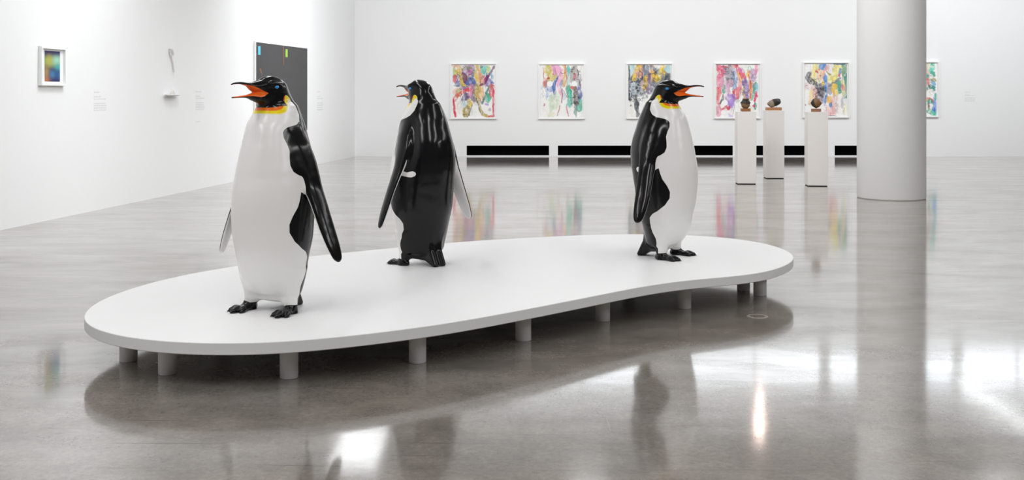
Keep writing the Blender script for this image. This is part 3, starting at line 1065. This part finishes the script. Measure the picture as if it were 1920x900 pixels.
ART4 = [('b', 100, 130, 45, 60, 0, '#e04058'), ('b', 130, 170, 60, 90, 0, '#f090a8'), ('b', 90, 300, 30, 110, 0, '#f080a0'), ('b', 100, 500, 50, 120, 0, '#e84858'), ('b', 180, 120, 25, 40, 0, '#707080', .9), ('b', 280, 105, 110, 25, 0, '#e83850'), ('b', 240, 220, 75, 130, 0, '#a8a0b0'), ('b', 310, 250, 40, 160, 0, '#a8b8dc'), ('b', 240, 340, 50, 60, 0, '#d8b0c0', .9),
        ('b', 140, 340, 30, 90, 0, '#e8a8c8', .9), ('b', 178, 420, 24, 80, 0, '#20a080'), ('b', 172, 550, 14, 60, 0, '#306068', .9), ('b', 230, 430, 45, 120, 0, '#e0b0d0', .9), ('b', 335, 490, 55, 90, 0, '#e84858'), ('b', 365, 200, 25, 130, 0, '#e04868'), ('b', 385, 260, 25, 100, -8, '#f4d068'), ('b', 375, 420, 25, 140, 0, '#f09098', .9), ('b', 430, 220, 40, 110, -20, '#e85068'), ('b', 400, 150, 30, 40, 0, '#e080c0', .9),
        ('b', 440, 420, 30, 110, -10, '#f0d070', .9), ('b', 450, 340, 45, 60, 0, '#9080b8'), ('b', 475, 450, 38, 120, 0, '#b098d0', .9), ('b', 505, 220, 25, 70, 0, '#f0d860'), ('b', 518, 195, 20, 22, 0, '#e04050'), ('b', 520, 420, 28, 150, 0, '#f0b878', .9), ('s', [(508, 230), (530, 360), (520, 540)], 8, '#e05050', .9), ('b', 470, 130, 70, 40, 0, '#e8f0e4', .9), ('s', [(515, 95), (500, 160), (545, 170), (525, 95)], 4, '#80c0a0', .8),
        ('b', 560, 250, 35, 100, 0, '#c8a8c8', .9), ('b', 605, 150, 25, 80, 10, '#f0a0c0', .9), ('b', 580, 390, 35, 60, 0, '#589898'), ('b', 550, 500, 20, 110, 8, '#48b8b0'), ('b', 600, 420, 25, 80, 0, '#a8d8e8', .8), ('b', 585, 550, 22, 80, 0, '#e85078'), ('b', 590, 650, 28, 60, 0, '#30a898'), ('b', 570, 650, 20, 20, 0, '#d83868', .9),
        ('b', 265, 600, 55, 130, 10, '#b080e0', .9), ('b', 230, 780, 60, 30, 0, '#d0b8e8', .9), ('b', 190, 690, 55, 40, -20, '#e04860'), ('b', 105, 720, 40, 100, 0, '#f090b0'), ('b', 190, 750, 40, 55, 0, '#f4f2f0', .9), ('b', 360, 690, 60, 110, 0, '#f2f2ee', .9), ('s', [(320, 640), (290, 760)], 5, '#707070', .7), ('b', 355, 590, 30, 30, 0, '#c8c8c4', .8), ('b', 480, 720, 90, 60, 0, '#f0e8d8', .8), ('s', [(150, 580), (132, 620)], 9, '#405058', .9),
        ('n', 235, 220, 100, 150, '#484458', .75), ('n', 300, 330, 80, 160, '#485878', .55), ('n', 460, 420, 90, 150, '#604890', .6), ('n', 120, 250, 70, 170, '#c02848', .45), ('n', 570, 270, 60, 130, '#705080', .5),
        ('d', 185, 610, 38), ('d', 545, 610, 32)]
F5 = (75, 75, 632, 790)
ART5 = [('b', 110, 150, 60, 110, 0, '#f2f0ee', .9), ('s', [(155, 85), (155, 180)], 3, '#a0a0a0', .7), ('b', 230, 180, 65, 90, 0, '#f4e890'), ('b', 215, 290, 70, 80, 20, '#f2e698'), ('b', 265, 220, 50, 100, 0, '#f4d0b8', .8), ('b', 230, 205, 14, 16, 0, '#d05868', .9), ('b', 255, 155, 10, 14, 0, '#c85060', .9), ('b', 265, 240, 10, 14, 0, '#b85868', .8), ('b', 305, 115, 40, 45, 30, '#4890d8'), ('b', 375, 140, 45, 55, 0, '#f0b8b0', .9), ('b', 325, 240, 18, 110, 0, '#f0a890', .9),
        ('b', 430, 140, 60, 60, 0, '#e8e8ec', .9), ('b', 430, 250, 60, 100, 20, '#f4e888'), ('b', 510, 130, 45, 50, 0, '#f0e488'), ('b', 575, 160, 35, 80, 0, '#f0e8a0', .9), ('b', 535, 175, 20, 45, 30, '#5888c0'), ('b', 515, 225, 15, 35, 0, '#e06070', .9), ('b', 610, 320, 50, 270, 0, '#108870'), ('b', 525, 400, 60, 100, 0, '#18987c'), ('s', [(460, 80), (600, 82)], 9, '#3070a0', .9), ('b', 580, 380, 26, 150, 0, '#f0e8a8'), ('b', 580, 400, 25, 40, 0, '#e89898', .9), ('b', 590, 600, 60, 40, 0, '#e8ecec', .9),
        ('s', [(130, 215), (110, 260), (150, 310), (230, 370), (330, 395)], 34, '#585860'), ('b', 350, 310, 30, 90, -10, '#3890dc'), ('s', [(350, 380), (355, 500), (330, 640)], 17, '#3888d4'), ('b', 310, 350, 25, 30, 0, '#f0d040', .9), ('b', 275, 450, 75, 80, 0, '#686470'), ('b', 285, 550, 35, 60, 0, '#a898b0', .8), ('b', 400, 420, 35, 70, 0, '#b0a8b0', .9), ('s', [(540, 270), (480, 320), (400, 380)], 16, '#888890', .9), ('s', [(360, 180), (380, 210), (405, 212)], 8, '#404048', .9),
        ('b', 455, 430, 35, 100, 0, '#f4c838'), ('b', 500, 480, 25, 40, 0, '#f0e080', .9), ('b', 190, 480, 40, 90, 0, '#f4c4bc', .95), ('b', 150, 530, 22, 90, 0, '#f2e2a0', .9), ('b', 190, 600, 60, 80, 0, '#f4d4c8', .7), ('b', 400, 560, 45, 60, 0, '#f4c068'), ('b', 455, 590, 45, 100, 0, '#f2c8c0', .9), ('b', 405, 630, 16, 35, 0, '#3088c8'), ('b', 340, 650, 40, 40, 0, '#f4e4dc', .7), ('b', 430, 720, 80, 60, 0, '#f4c8c8', .9), ('b', 530, 690, 60, 130, 0, '#f0f0ec', .9), ('b', 565, 620, 20, 70, 0, '#b8a8b4', .7), ('b', 610, 690, 30, 90, 0, '#f2ecc8', .8),
        ('b', 110, 390, 45, 50, 0, '#f0d8dc', .7), ('b', 90, 380, 8, 20, 0, '#c06878', .8), ('b', 88, 635, 12, 14, 0, '#b85070', .8), ('s', [(385, 785), (510, 783)], 5, '#303030', .8), ('n', 230, 360, 160, 110, '#202028', .85), ('n', 275, 480, 100, 120, '#242028', .8), ('n', 240, 330, 150, 90, '#e8e8ec', .5), ('n', 430, 330, 90, 130, '#706870', .4), ('n', 450, 680, 110, 110, '#d07080', .4)]
F6 = (-348, 65, 225, 780)
ART6 = [('b', 0, 300, 160, 220, 0, '#e8c0b0', .8), ('b', -150, 300, 120, 200, 0, '#40b8a8'), ('b', -200, 550, 110, 160, 0, '#f0d070', .9), ('b', -40, 600, 100, 110, 0, '#e8a0b0', .9), ('b', 155, 120, 45, 70, 0, '#58d4bc'), ('b', 95, 130, 35, 70, 0, '#f2ecd0', .9), ('b', 175, 215, 35, 40, 0, '#20b098'), ('b', 150, 240, 25, 20, 0, '#f0f4f2', .9), ('b', 95, 255, 25, 30, 0, '#48b8a8'), ('b', 155, 290, 28, 20, 0, '#188c84'), ('b', 110, 300, 30, 18, 0, '#e06060', .9), ('b', 200, 285, 35, 28, 0, '#b0a048'), ('b', 115, 350, 25, 50, 0, '#f09888', .9), ('b', 185, 345, 40, 45, 0, '#80b8d8', .9), ('b', 160, 400, 55, 30, 0, '#108880'), ('b', 190, 430, 22, 25, 0, '#28a898'), ('b', 90, 450, 15, 50, 0, '#70c8a8', .8), ('b', 140, 480, 60, 50, 0, '#f4f2f0', .95),
        ('s', [(70, 540), (120, 550), (180, 590)], 16, '#e86858'), ('s', [(70, 570), (110, 575)], 14, '#f0c060'), ('b', 205, 540, 25, 50, 0, '#28b0a0'), ('b', 200, 640, 30, 80, 0, '#6898e0'), ('b', 140, 600, 40, 35, 0, '#18a090'), ('b', 128, 670, 18, 50, 0, '#907058'), ('b', 90, 650, 22, 40, 0, '#f4f2ee', .9), ('b', 170, 740, 75, 50, 0, '#20b89c'), ('b', 180, 680, 18, 40, 0, '#4070c8', .9), ('n', 140, 350, 120, 160, '#205058', .35)]


def sheet(name, parent, w, h, img, z_off, mats):
    """a coloured sheet in the local x-z plane, facing -y; colours are the artwork's own paint"""
    H, W = img.shape[:2]
    xs = np.linspace(-w / 2, w / 2, W)
    zs = np.linspace(h / 2, -h / 2, H)
    X, Z = np.meshgrid(xs, zs)
    co = np.stack([X, np.full_like(X, z_off), Z], -1).reshape(-1, 3)
    back = np.array([(-w / 2, z_off + .003, -h / 2), (w / 2, z_off + .003, -h / 2), (w / 2, z_off + .003, h / 2), (-w / 2, z_off + .003, h / 2)])
    i = np.arange((H - 1) * W).reshape(H - 1, W)[:, :-1].ravel()
    Q = np.stack([i, i + W, i + W + 1, i + 1], 1)
    nb = len(co)
    me = bpy.data.meshes.new(name)
    me.from_pydata(np.vstack([co, back]).tolist(), [], Q.tolist() + [[nb, nb + 3, nb + 2, nb + 1]])
    a = me.color_attributes.new('pigment', 'FLOAT_COLOR', 'POINT')
    rgba = np.ones((nb + 4, 4), np.float32)
    rgba[:nb, :3] = img.reshape(-1, 3)
    a.data.foreach_set('color', rgba.ravel())
    return link_mesh(name, me, mats, parent, True)


def pigment(name, rough):
    m = material(name, (0.8, 0.8, 0.8), rough, 0.25)
    nt, b, L = nodes_of(m)
    a = nt.nodes.new('ShaderNodeAttribute')
    a.attribute_name = 'pigment'
    L.new(a.outputs['Color'], b.inputs['Base Color'])
    return m


M_pig = pigment('watercolour', 0.7)


def frame_bars(bm, w, h, t, d):
    """a picture frame around the origin in x-z, back at y = 0, front at y = -d"""
    box(bm, -w / 2, w / 2, -d, 0, h / 2 - t, h / 2, .002)
    box(bm, -w / 2, w / 2, -d, 0, -h / 2, -h / 2 + t, .002)
    box(bm, -w / 2, -w / 2 + t, -d, 0, -h / 2 + t, h / 2 - t, .002)
    box(bm, w / 2 - t, w / 2, -d, 0, -h / 2 + t, h / 2 - t, .002)


PXM = BACK / F
pics = [(888.2, 170.7, ART1, FR, 'framed abstract painting in pink, yellow and purple with red side edges', 1),
        (1053.0, 171.0, ART2, FR, 'framed pale abstract painting with two white discs and a teal right half', 2),
        (1217.6, 170.6, ART3, F3, 'framed grey, black and yellow abstract painting behind the right penguin head', 3),
        (1382.6, 170.2, ART4, F3 if False else (72, 88, 637, 805), 'framed red and lilac abstract painting with white discs behind the leftmost plinth', 4),
        (1548.2, 168.6, ART5, F5, 'framed abstract painting with dark green right side and blue central streak', 5),
        (1716.0, 167.4, ART6, F6, 'framed turquoise abstract painting half hidden behind the round column', 6)]
for (px, py, ops, fr, lab, seed) in pics:
    e = empty('framed_painting', (bx(px), BACK, EYE - (py - HOR) * PXM))
    tag(e, lab, 'painting', 'framed paintings on the back wall')
    w, h = 87.5 * PXM, 104.5 * PXM
    bm = bmesh.new()
    frame_bars(bm, w, h, .028, .055)
    box(bm, -w / 2 + .02, w / 2 - .02, -.012, -.002, -h / 2 + .02, h / 2 - .02)
    from_bm('frame', bm, M_frame, e)
    cv = run(Canvas(126, 158, seed), fr, ops)
    sheet('artwork', e, 78.6 * PXM, 98.5 * PXM, cv.img, -.017, M_pig)

# ------------------------------------------------------------------ things on the left wall
def lwall(px, py, off=0.0):
    """point on the left wall (or off metres in front of it) seen at a pixel"""
    dx = (px - CX) / F
    x0 = LX0 + off * math.sqrt(1 + LM * LM)
    Y = -x0 / (LM - dx)
    Y = x0 / (dx - LM)
    return Vector((dx * Y, Y, EYE - (py - HOR) / F * Y))


LANG = math.atan2(1.0, LM)        # along the wall, away from the camera
LROT = LANG                        # local +x runs along the wall away from camera, local -y faces the room


def on_left(name, pa, pb, z0, z1, off):
    """an Empty centred on a rectangle of the left wall, plus its width and height"""
    a = lwall(pa, HOR, off)
    b_ = lwall(pb, HOR, off)
    w = math.hypot(b_.x - a.x, b_.y - a.y)
    nrm = Vector((1, -LM, 0)).normalized()
    c = (a + b_) / 2 - nrm * off
    return empty(name, (c.x, c.y, (z0 + z1) / 2), LROT), w, z1 - z0


pz = lambda p, y: lwall(p, y, .05).z
e, w, h = on_left('framed_print', 78.5, 125.5, pz(80, 160.5), pz(80, 86), .05)
tag(e, 'small white framed print of a blurred yellow and blue glow on the left wall', 'picture')
bm = bmesh.new()
frame_bars(bm, w, h, .03, .05)
from_bm('frame', bm, M_frame, e)
bm = bmesh.new()
box(bm, -w / 2 + .025, w / 2 - .025, -.018, -.006, -h / 2 + .025, h / 2 - .025)
from_bm('mat_board', bm, M_frame, e)
cv = Canvas(60, 100, 11, '#3a3560')
yy = cv.Y
cv.put(np.clip((yy - .12) * 6, 0, 1) * np.clip((.6 - yy) * 5, 0, 1), '#8fae5c', .9)
cv.put(np.exp(-((cv.X - .78) / .3) ** 2 - ((cv.Y - .3) / .16) ** 2), '#a4d6c4', .95)
cv.put(np.exp(-((cv.X - .28) / .22) ** 2 - ((cv.Y - .3) / .2) ** 2), '#c0b050', .7)
cv.put(np.exp(-((cv.X - .92) / .25) ** 2 - ((cv.Y - .52) / .12) ** 2), '#3cacb0', .9)
cv.put(np.exp(-((cv.X - .1) / .2) ** 2 - ((cv.Y - .72) / .22) ** 2), '#b89450', .85)
cv.put(np.exp(-((cv.X - .08) / .25) ** 2 - ((cv.Y - .95) / .1) ** 2), '#c47844', .8)
cv.put(np.exp(-((cv.X - .5) / .2) ** 2 - ((cv.Y - .76) / .13) ** 2), '#4484ac', .9)
cv.put(np.exp(-((cv.X - .88) / .16) ** 2 - ((cv.Y - .78) / .15) ** 2), '#2868a0', .8)
cv.put(np.clip((yy - .9) * 9, 0, 1) * np.clip((cv.X - .25) * 4, 0, 1), '#2c2858', .9)
cv.put(np.clip((.12 - yy) * 9, 0, 1), '#3a3560', .95)
cv.img = np.clip(cv.img, 0, 1)
sheet('artwork', e, w * .60, h * .78, cv.img, -.021, M_pig)

e, w, h = on_left('dark_painting', 479.5, 577.2, .75, 2.515, .05)
tag(e, 'large charcoal canvas with small cyan and green bars behind the nearest penguin', 'painting')
bm = bmesh.new()
frame_bars(bm, w, h, .022, .05)
from_bm('frame', bm, M_frame, e)
M_char = painted('charcoal_canvas', (0.062, 0.060, 0.063), 0.6, 0.12, 2.5, 0.2, 90, 0.35)
bm = bmesh.new()
box(bm, -w / 2 + .022, w / 2 - .022, -.045, -.005, -h / 2 + .022, h / 2 - .022)
from_bm('canvas', bm, M_char, e)


def loc_on(px, py):
    p = lwall(px, py, .047)
    d = p - Vector((e.location.x, e.location.y, e.location.z))
    return d.x * math.cos(LROT) + d.y * math.sin(LROT), d.z


M_cy = material('cyan_paint', srgb('#5cc8ec'), 0.6)
M_gr = material('green_paint', srgb('#9cc840'), 0.6)
M_or = material('rust_paint', srgb('#74543c'), 0.6)
for (nm, mt, a_, b_) in (('cyan_bar', M_cy, (484, 86.3), (488.2, 102.8)), ('green_bar', M_gr, (535.4, 92.0), (539.2, 107.3)), ('rust_line', M_or, (530.3, 84.6), (532.2, 122))):
    x0, z1 = loc_on(*a_)
    x1, z0 = loc_on(*b_)
    bm = bmesh.new()
    box(bm, x0, x1, -.049, -.0448, z0, z1)
    o = from_bm(nm, bm, mt, e)
    o['label'] = {'cyan_bar': 'light blue painted bar', 'green_bar': 'lime green painted bar', 'rust_line': 'thin rust brown line'}[nm]
bm = bmesh.new()
pts = [loc_on(*p) for p in ((487, 129.5), (488.5, 131), (490.3, 136), (491.5, 140.5))]
tube(bm, [(x, -.0452, z) for x, z in pts], [.02, .035, .03, .012], 8)
for v in bm.verts:
    v.co.y = -.0452 + (v.co.y + .0452) * .08
o = from_bm('rust_mark', bm, M_or, e)
o['label'] = 'small rust brown brush mark'

# pale hanging piece: straps on a pin, thin cord, a little tray with a lump
c0 = lwall(320, 100, .02)
e = empty('hanging_wall_piece', (c0.x - .02, c0.y, lwall(320, 150, .02).z), LROT)
tag(e, 'pale wall piece of thin hanging straps above a tiny white tray', 'artwork')
M_pale = painted('pale_cloth', (0.66, 0.64, 0.62), 0.8, 0.08, 30)
M_wht = painted('white_clay', (0.86, 0.86, 0.855), 0.7, 0.03, 20)


def lo(px, py):
    p = lwall(px, py, .02)
    d = p - Vector(e.location)
    return Vector((d.x * math.cos(LROT) + d.y * math.sin(LROT), -.02, d.z))


bm = bmesh.new()
tube(bm, [(lo(319.5, 92).x, 0.0, lo(319.5, 92).z), (lo(319.5, 92).x, -.035, lo(319.5, 92).z)], .012, 10)
from_bm('pin', bm, M_pale, e)
for pts, wd in (([(319, 91), (319.4, 97), (319.6, 104)], .022), ([(322.5, 92), (325, 98), (325.8, 103)], .016), ([(320, 100), (323, 112), (325.2, 124), (326.8, 135)], .016)):
    bm = bmesh.new()
    P3 = [lo(*p) for p in pts]
    tube(bm, P3, wd, 8)
    for v in bm.verts:
        v.co.y = -.02 + (v.co.y + .02) * .35
    from_bm('strap', bm, M_pale, e)
bm = bmesh.new()
tube(bm, [lo(326.8, 134), lo(327.3, 145), lo(325, 160), lo(321.5, 171)], .0035, 6)
from_bm('cord', bm, M_wht, e)
bm = bmesh.new()
ca, cb, zt = lo(306, 178).x, lo(334, 178).x, lo(320, 178.5).z
prof = [(0.0, -.014), (.6, -.012), (.95, .0), (1.0, .012), (.9, .006), (.55, -.004), (0, -.006)]
lathe(bm, prof, 32)
for v in bm.verts:
    v.co = Vector(((ca + cb) / 2 + v.co.x * (cb - ca) / 2, -.055 + v.co.y * .052, zt + v.co.z))
from_bm('tray', bm, M_wht, e, True)
bm = bmesh.new()
bmesh.ops.create_icosphere(bm, subdivisions=3, radius=1)
xm, zm = lo(320, 174).x, zt
for v in bm.verts:
    k = 1 + .16 * math.sin(v.co.x * 5 + 1) * math.cos(v.co.z * 4) + .1 * math.sin(v.co.y * 7)
    hgt = (v.co.z + 1) / 2
    v.co = Vector((xm + v.co.x * .075 * k * (1.1 - .75 * hgt), -.055 + v.co.y * .03 * k * (1.1 - .6 * hgt), zm + .0 + hgt * .075 * k))
from_bm('lump', bm, M_pale, e, True)

# wall texts: rows of fine grey lettering too small to read
M_ink = material('grey_vinyl', (0.70, 0.70, 0.71), 0.6)


def fill_text(e, w, h, seed):
    """paragraphs of fine marks, each paragraph a part"""
    r = random.Random(seed)
    n = 1 if seed == 3 else 9
    for name, rows in ((('caption', (0,)),) if n == 1 else (('heading', (0,)), ('subheading', (2,)), ('subheading', (3,)), ('paragraph', (5, 6, 7, 8)))):
        bm = bmesh.new()
        for k in rows:
            z = h / 2 - (k + .5) * h / n
            end = w / 2 * (r.uniform(-.2, .3) if k in (0, 2) and n > 1 else r.uniform(.75, 1.0))
            x = -w / 2
            while x < end:
                l = min(r.uniform(.012, .05), end - x)
                if l > .004:
                    box(bm, x, x + l, -.0015, 0, z - h / n * .26, z + h / n * .26)
                x += l + .012
        from_bm(name, bm, M_ink, e)


for (pa, pb, ya, yb, lab, seed) in ((176, 201, 171, 209, 'grey wall text right of the small framed print', 1), (367, 384, 170, 207, 'grey wall text right of the pale hanging piece', 2), (367, 375.5, 226.5, 230, 'tiny one line caption low below the wall text of the hanging piece', 3), (594.5, 606, 170, 208, 'grey wall text right of the charcoal canvas', 4)):
    e, w, h = on_left('wall_text', pa, pb, lwall(pa, yb).z, lwall(pa, ya).z, .001)
    fill_text(e, w, h, seed)
    tag(e, lab, 'wall text')
e = empty('wall_text', (bx(1819.5), BACK, EYE - (181.5 - HOR) * PXM))
fill_text(e, 21 * PXM, 19 * PXM, 7)
tag(e, 'grey wall text right of the round column on the back wall', 'wall text')

# ------------------------------------------------------------------ plinths and their little stones
PL = [(1384.3, 1419, 345.5, 209.3, -0.05), (1438, 1471, 335, 207.3, -0.03), (1517, 1554, 349.5, 210.0, -0.10)]
labs = ['slim off-white plinth, leftmost, under the banded head-like stone', 'slim off-white plinth, middle and farthest back, under the tilted grey stone', 'slim off-white plinth nearest the round column, under the pointed brown stone']
tops = []
for (x0, x1, yb, yt, rz), lab in zip(PL, labs):
    Y = F * EYE / (yb - HOR)
    w = (x1 - x0) / F * Y
    X = ((x0 + x1) / 2 - CX) / F * Y
    h = EYE - (yt - HOR) / F * Y
    e = empty('plinth', (X, Y + w / 2, 0), rz)
    tag(e, lab, 'plinth', 'plinths near the column')
    bm = bmesh.new()
    box(bm, -w / 2, w / 2, -w / 2, w / 2, .012, h, .003)
    from_bm('case', bm, M_plinth, e)
    bm = bmesh.new()
    box(bm, -w / 2 + .012, w / 2 - .012, -w / 2 + .012, w / 2 - .012, 0, .012)
    from_bm('shadow_gap_base', bm, M_dark, e)
    tops.append((X, Y + w / 2, h, rz, w))


def two_tone(name, c1, c2, scale, axis_, th, soft=.08):
    m = material(name, c1, 0.5)
    nt, b, L = nodes_of(m)
    tcx = nt.nodes.new('ShaderNodeTexCoord')
    sp = nt.nodes.new('ShaderNodeVectorMath')
    sp.operation = 'DOT_PRODUCT'
    sp.inputs[1].default_value = axis_
    L.new(tcx.outputs['Object'], sp.inputs[0])
    n = nt.nodes.new('ShaderNodeTexNoise')
    n.inputs['Scale'].default_value = scale
    n.inputs['Detail'].default_value = 5
    L.new(tcx.outputs['Object'], n.inputs['Vector'])
    ad = nt.nodes.new('ShaderNodeMath')
    ad.operation = 'MULTIPLY_ADD'
    ad.inputs[1].default_value = .03
    L.new(n.outputs['Fac'], ad.inputs[0])
    L.new(sp.outputs['Value'], ad.inputs[2])
    mr = nt.nodes.new('ShaderNodeMapRange')
    mr.inputs['From Min'].default_value = th + .015 - soft / 10
    mr.inputs['From Max'].default_value = th + .015 + soft / 10
    L.new(ad.outputs['Value'], mr.inputs['Value'])
    mx = nt.nodes.new('ShaderNodeMix')
    mx.data_type = 'RGBA'
    mx.inputs['A'].default_value = (*c1, 1)
    mx.inputs['B'].default_value = (*c2, 1)
    L.new(mr.outputs['Result'], mx.inputs['Factor'])
    m2 = nt.nodes.new('ShaderNodeMix')
    m2.data_type = 'RGBA'
    m2.blend_type = 'MULTIPLY'
    m2.inputs['Factor'].default_value = .6
    L.new(mx.outputs['Result'], m2.inputs['A'])
    L.new(n.outputs['Color'], m2.inputs['B'])
    L.new(m2.outputs['Result'], b.inputs['Base Color'])
    return m


def wood(name, col):
    m = material(name, col, 0.5)
    nt, b, L = nodes_of(m)
    tcx = nt.nodes.new('ShaderNodeTexCoord')
    mp = nt.nodes.new('ShaderNodeMapping')
    mp.inputs['Scale'].default_value = (6, 40, 90)
    L.new(tcx.outputs['Object'], mp.inputs['Vector'])
    n = nt.nodes.new('ShaderNodeTexNoise')
    n.inputs['Scale'].default_value = 1.2
    n.inputs['Detail'].default_value = 5
    L.new(mp.outputs['Vector'], n.inputs['Vector'])
    r = nt.nodes.new('ShaderNodeValToRGB')
    r.color_ramp.elements[0].color = (*[c_ * .6 for c_ in col], 1)
    r.color_ramp.elements[1].color = (*[min(1, c_ * 1.25) for c_ in col], 1)
    L.new(n.outputs['Fac'], r.inputs['Fac'])
    L.new(r.outputs['Color'], b.inputs['Base Color'])
    return m


M_pin = material('steel_pin', (0.55, 0.55, 0.56), 0.3, metal=1.0)


def stone(name, pts, mat, parent, seed, levels=2):
    bm = bmesh.new()
    for p in pts:
        bm.verts.new(p)
    r = bmesh.ops.convex_hull(bm, input=bm.verts)
    bmesh.ops.delete(bm, geom=[v for v in bm.verts if not v.link_faces], context='VERTS')
    bmesh.ops.triangulate(bm, faces=bm.faces)
    for _ in range(levels):
        bmesh.ops.subdivide_edges(bm, edges=bm.edges, cuts=1, use_grid_fill=True, smooth=.35)
    rr = random.Random(seed)
    ph = [rr.uniform(0, 6) for _ in range(3)]
    for v in bm.verts:
        k = .003 * math.sin(v.co.x * 90 + ph[0]) * math.cos(v.co.z * 80 + ph[1]) + .002 * math.sin(v.co.y * 130 + ph[2])
        v.co += v.co.normalized() * k
    return from_bm(name, bm, mat, parent, True)


def mount(k, lab):
    X, Y, h, rz, w = tops[k]
    e = empty('stone_sculpture', (X, Y, h), rz)
    return tag(e, lab, 'sculpture', 'small stones on the plinths')


# leftmost: squat head-like stone with a dark band, on a brown block
e = mount(0, 'squat banded brown stone resting on a wood block, on the leftmost plinth')
s = 18.2 / F
bm = bmesh.new()
box(bm, -.075, .075, -.07, .07, 0, .052, .002)
from_bm('base', bm, wood('block_brown', srgb('#8a5a34')), e)
bm = bmesh.new()
bmesh.ops.create_icosphere(bm, subdivisions=5, radius=1)
for v in bm.verts:
    d = v.co.normalized()
    k = 1.0
    k -= .22 * math.exp(-((d.z + .12) / .10) ** 2) * max(0, -d.y)          # hollow under the brow
    k += .10 * math.exp(-((d.z - .25) / .18) ** 2)
    k += .05 * math.sin(d.x * 6 + 1) * math.sin(d.z * 7)
    v.co = Vector((d.x * .078 * k, d.y * .07 * k, max(-.92, min(d.z, .93)) * .088 * (.95 + .05 * k)))
b1 = two_tone('banded_stone', srgb('#8c6a48'), (0.012, 0.011, 0.010), 22, (0, -.15, 1.0), .018)
nt, bs, L = nodes_of(b1)
o = from_bm('stone', bm, b1, e, True)
o.location = (0, 0, .052 + .080)
bm = bmesh.new()
bmesh.ops.create_icosphere(bm, subdivisions=4, radius=1)
for v in bm.verts:
    d = v.co.normalized()
    k = 1 + .07 * math.sin(d.x * 9) * math.cos(d.y * 7)
    v.co = Vector((d.x * .056 * k, d.y * .05 * k, d.z * .020 * k))
o = from_bm('cap', bm, two_tone('cap_stone', srgb('#9a6a50'), srgb('#6a4a38'), 30, (1, 0, 0), 0), e, True)
o.location = (.002, 0, .212)
o['label'] = 'reddish brown cap of the stone'

# middle: long grey stone tilted on a pin over a wide wood base
e = mount(1, 'long grey and black stone held tilted over a wide wood base, on the middle plinth')
bm = bmesh.new()
box(bm, -.135, .135, -.07, .07, 0, .056, .002)
from_bm('base', bm, wood('block_tan', srgb('#a87850')), e)
st = two_tone('grey_stone', srgb('#a08c78'), srgb('#2c2624'), 18, (1, 0, .35), -.012)
q = [(-.126, 0, .0), (-.10, -.04, .02), (-.10, .04, .018), (-.045, -.05, -.058), (-.05, .04, -.052), (-.06, -.045, .055), (-.055, .045, .05), (.0, -.055, .064), (.0, .05, .06), (.07, -.045, .062), (.07, .04, .06), (.095, 0, .092), (.122, -.02, .02), (.120, .02, .02), (.10, -.045, .005), (.06, -.05, -.018), (.06, .045, -.015), (.0, -.05, -.045)]
o = stone('stone', q, st, e, 3)
o.location = (.005, 0, .056 + .066)
bm = bmesh.new()
tube(bm, [(.055, 0, .05), (.055, 0, .112)], .005, 10)
from_bm('pin', bm, M_pin, e)
bm = bmesh.new()
tube(bm, [(-.045, 0, .05), (-.045, 0, .075)], .005, 10)
from_bm('pin', bm, M_pin, e)

# right: pointed stone standing on one tip
e = mount(2, 'pointed brown and black stone balanced on its tip, on the plinth nearest the column')
e.rotation_euler.z = -.38
bm = bmesh.new()
box(bm, -.075, .075, -.075, .075, 0, .052, .002)
from_bm('base', bm, wood('block_walnut', srgb('#8c6040')), e)
st = two_tone('brown_stone', srgb('#17110e'), srgb('#8a6238'), 20, (1, 0, .25), -.022)
q = [(0, 0, -.085), (-.09, -.01, -.005), (-.085, .02, .0), (.09, -.01, -.012), (.085, .02, -.005), (0, -.06, -.03), (0, .055, -.03), (-.04, -.035, .055), (-.035, .03, .05), (.02, -.04, .075), (.02, .03, .07), (.06, -.03, .04), (.06, .03, .035), (-.01, 0, .095), (-.07, -.03, .03)]
o = stone('stone', q, st, e, 8)
o.location = (.0, 0, .052 + .094)
bm = bmesh.new()
tube(bm, [(0, 0, .048), (0, 0, .075)], .006, 10)
from_bm('pin', bm, M_pin, e)

# small inlaid drain ring in the floor under the right end of the platform
x, y = ground(1420, 593)
bm = bmesh.new()
lathe(bm, [(.052, .0), (.052, .0012), (.072, .0012), (.074, 0)], 48)
o = from_bm('floor_ring', bm, painted('pale_mortar', (0.28, 0.25, 0.22), 0.5, .2, 60))
o.location = (x, y, .0002)
tag(o, 'small pale ring set in the floor in front of the right end of the platform', 'floor ring')
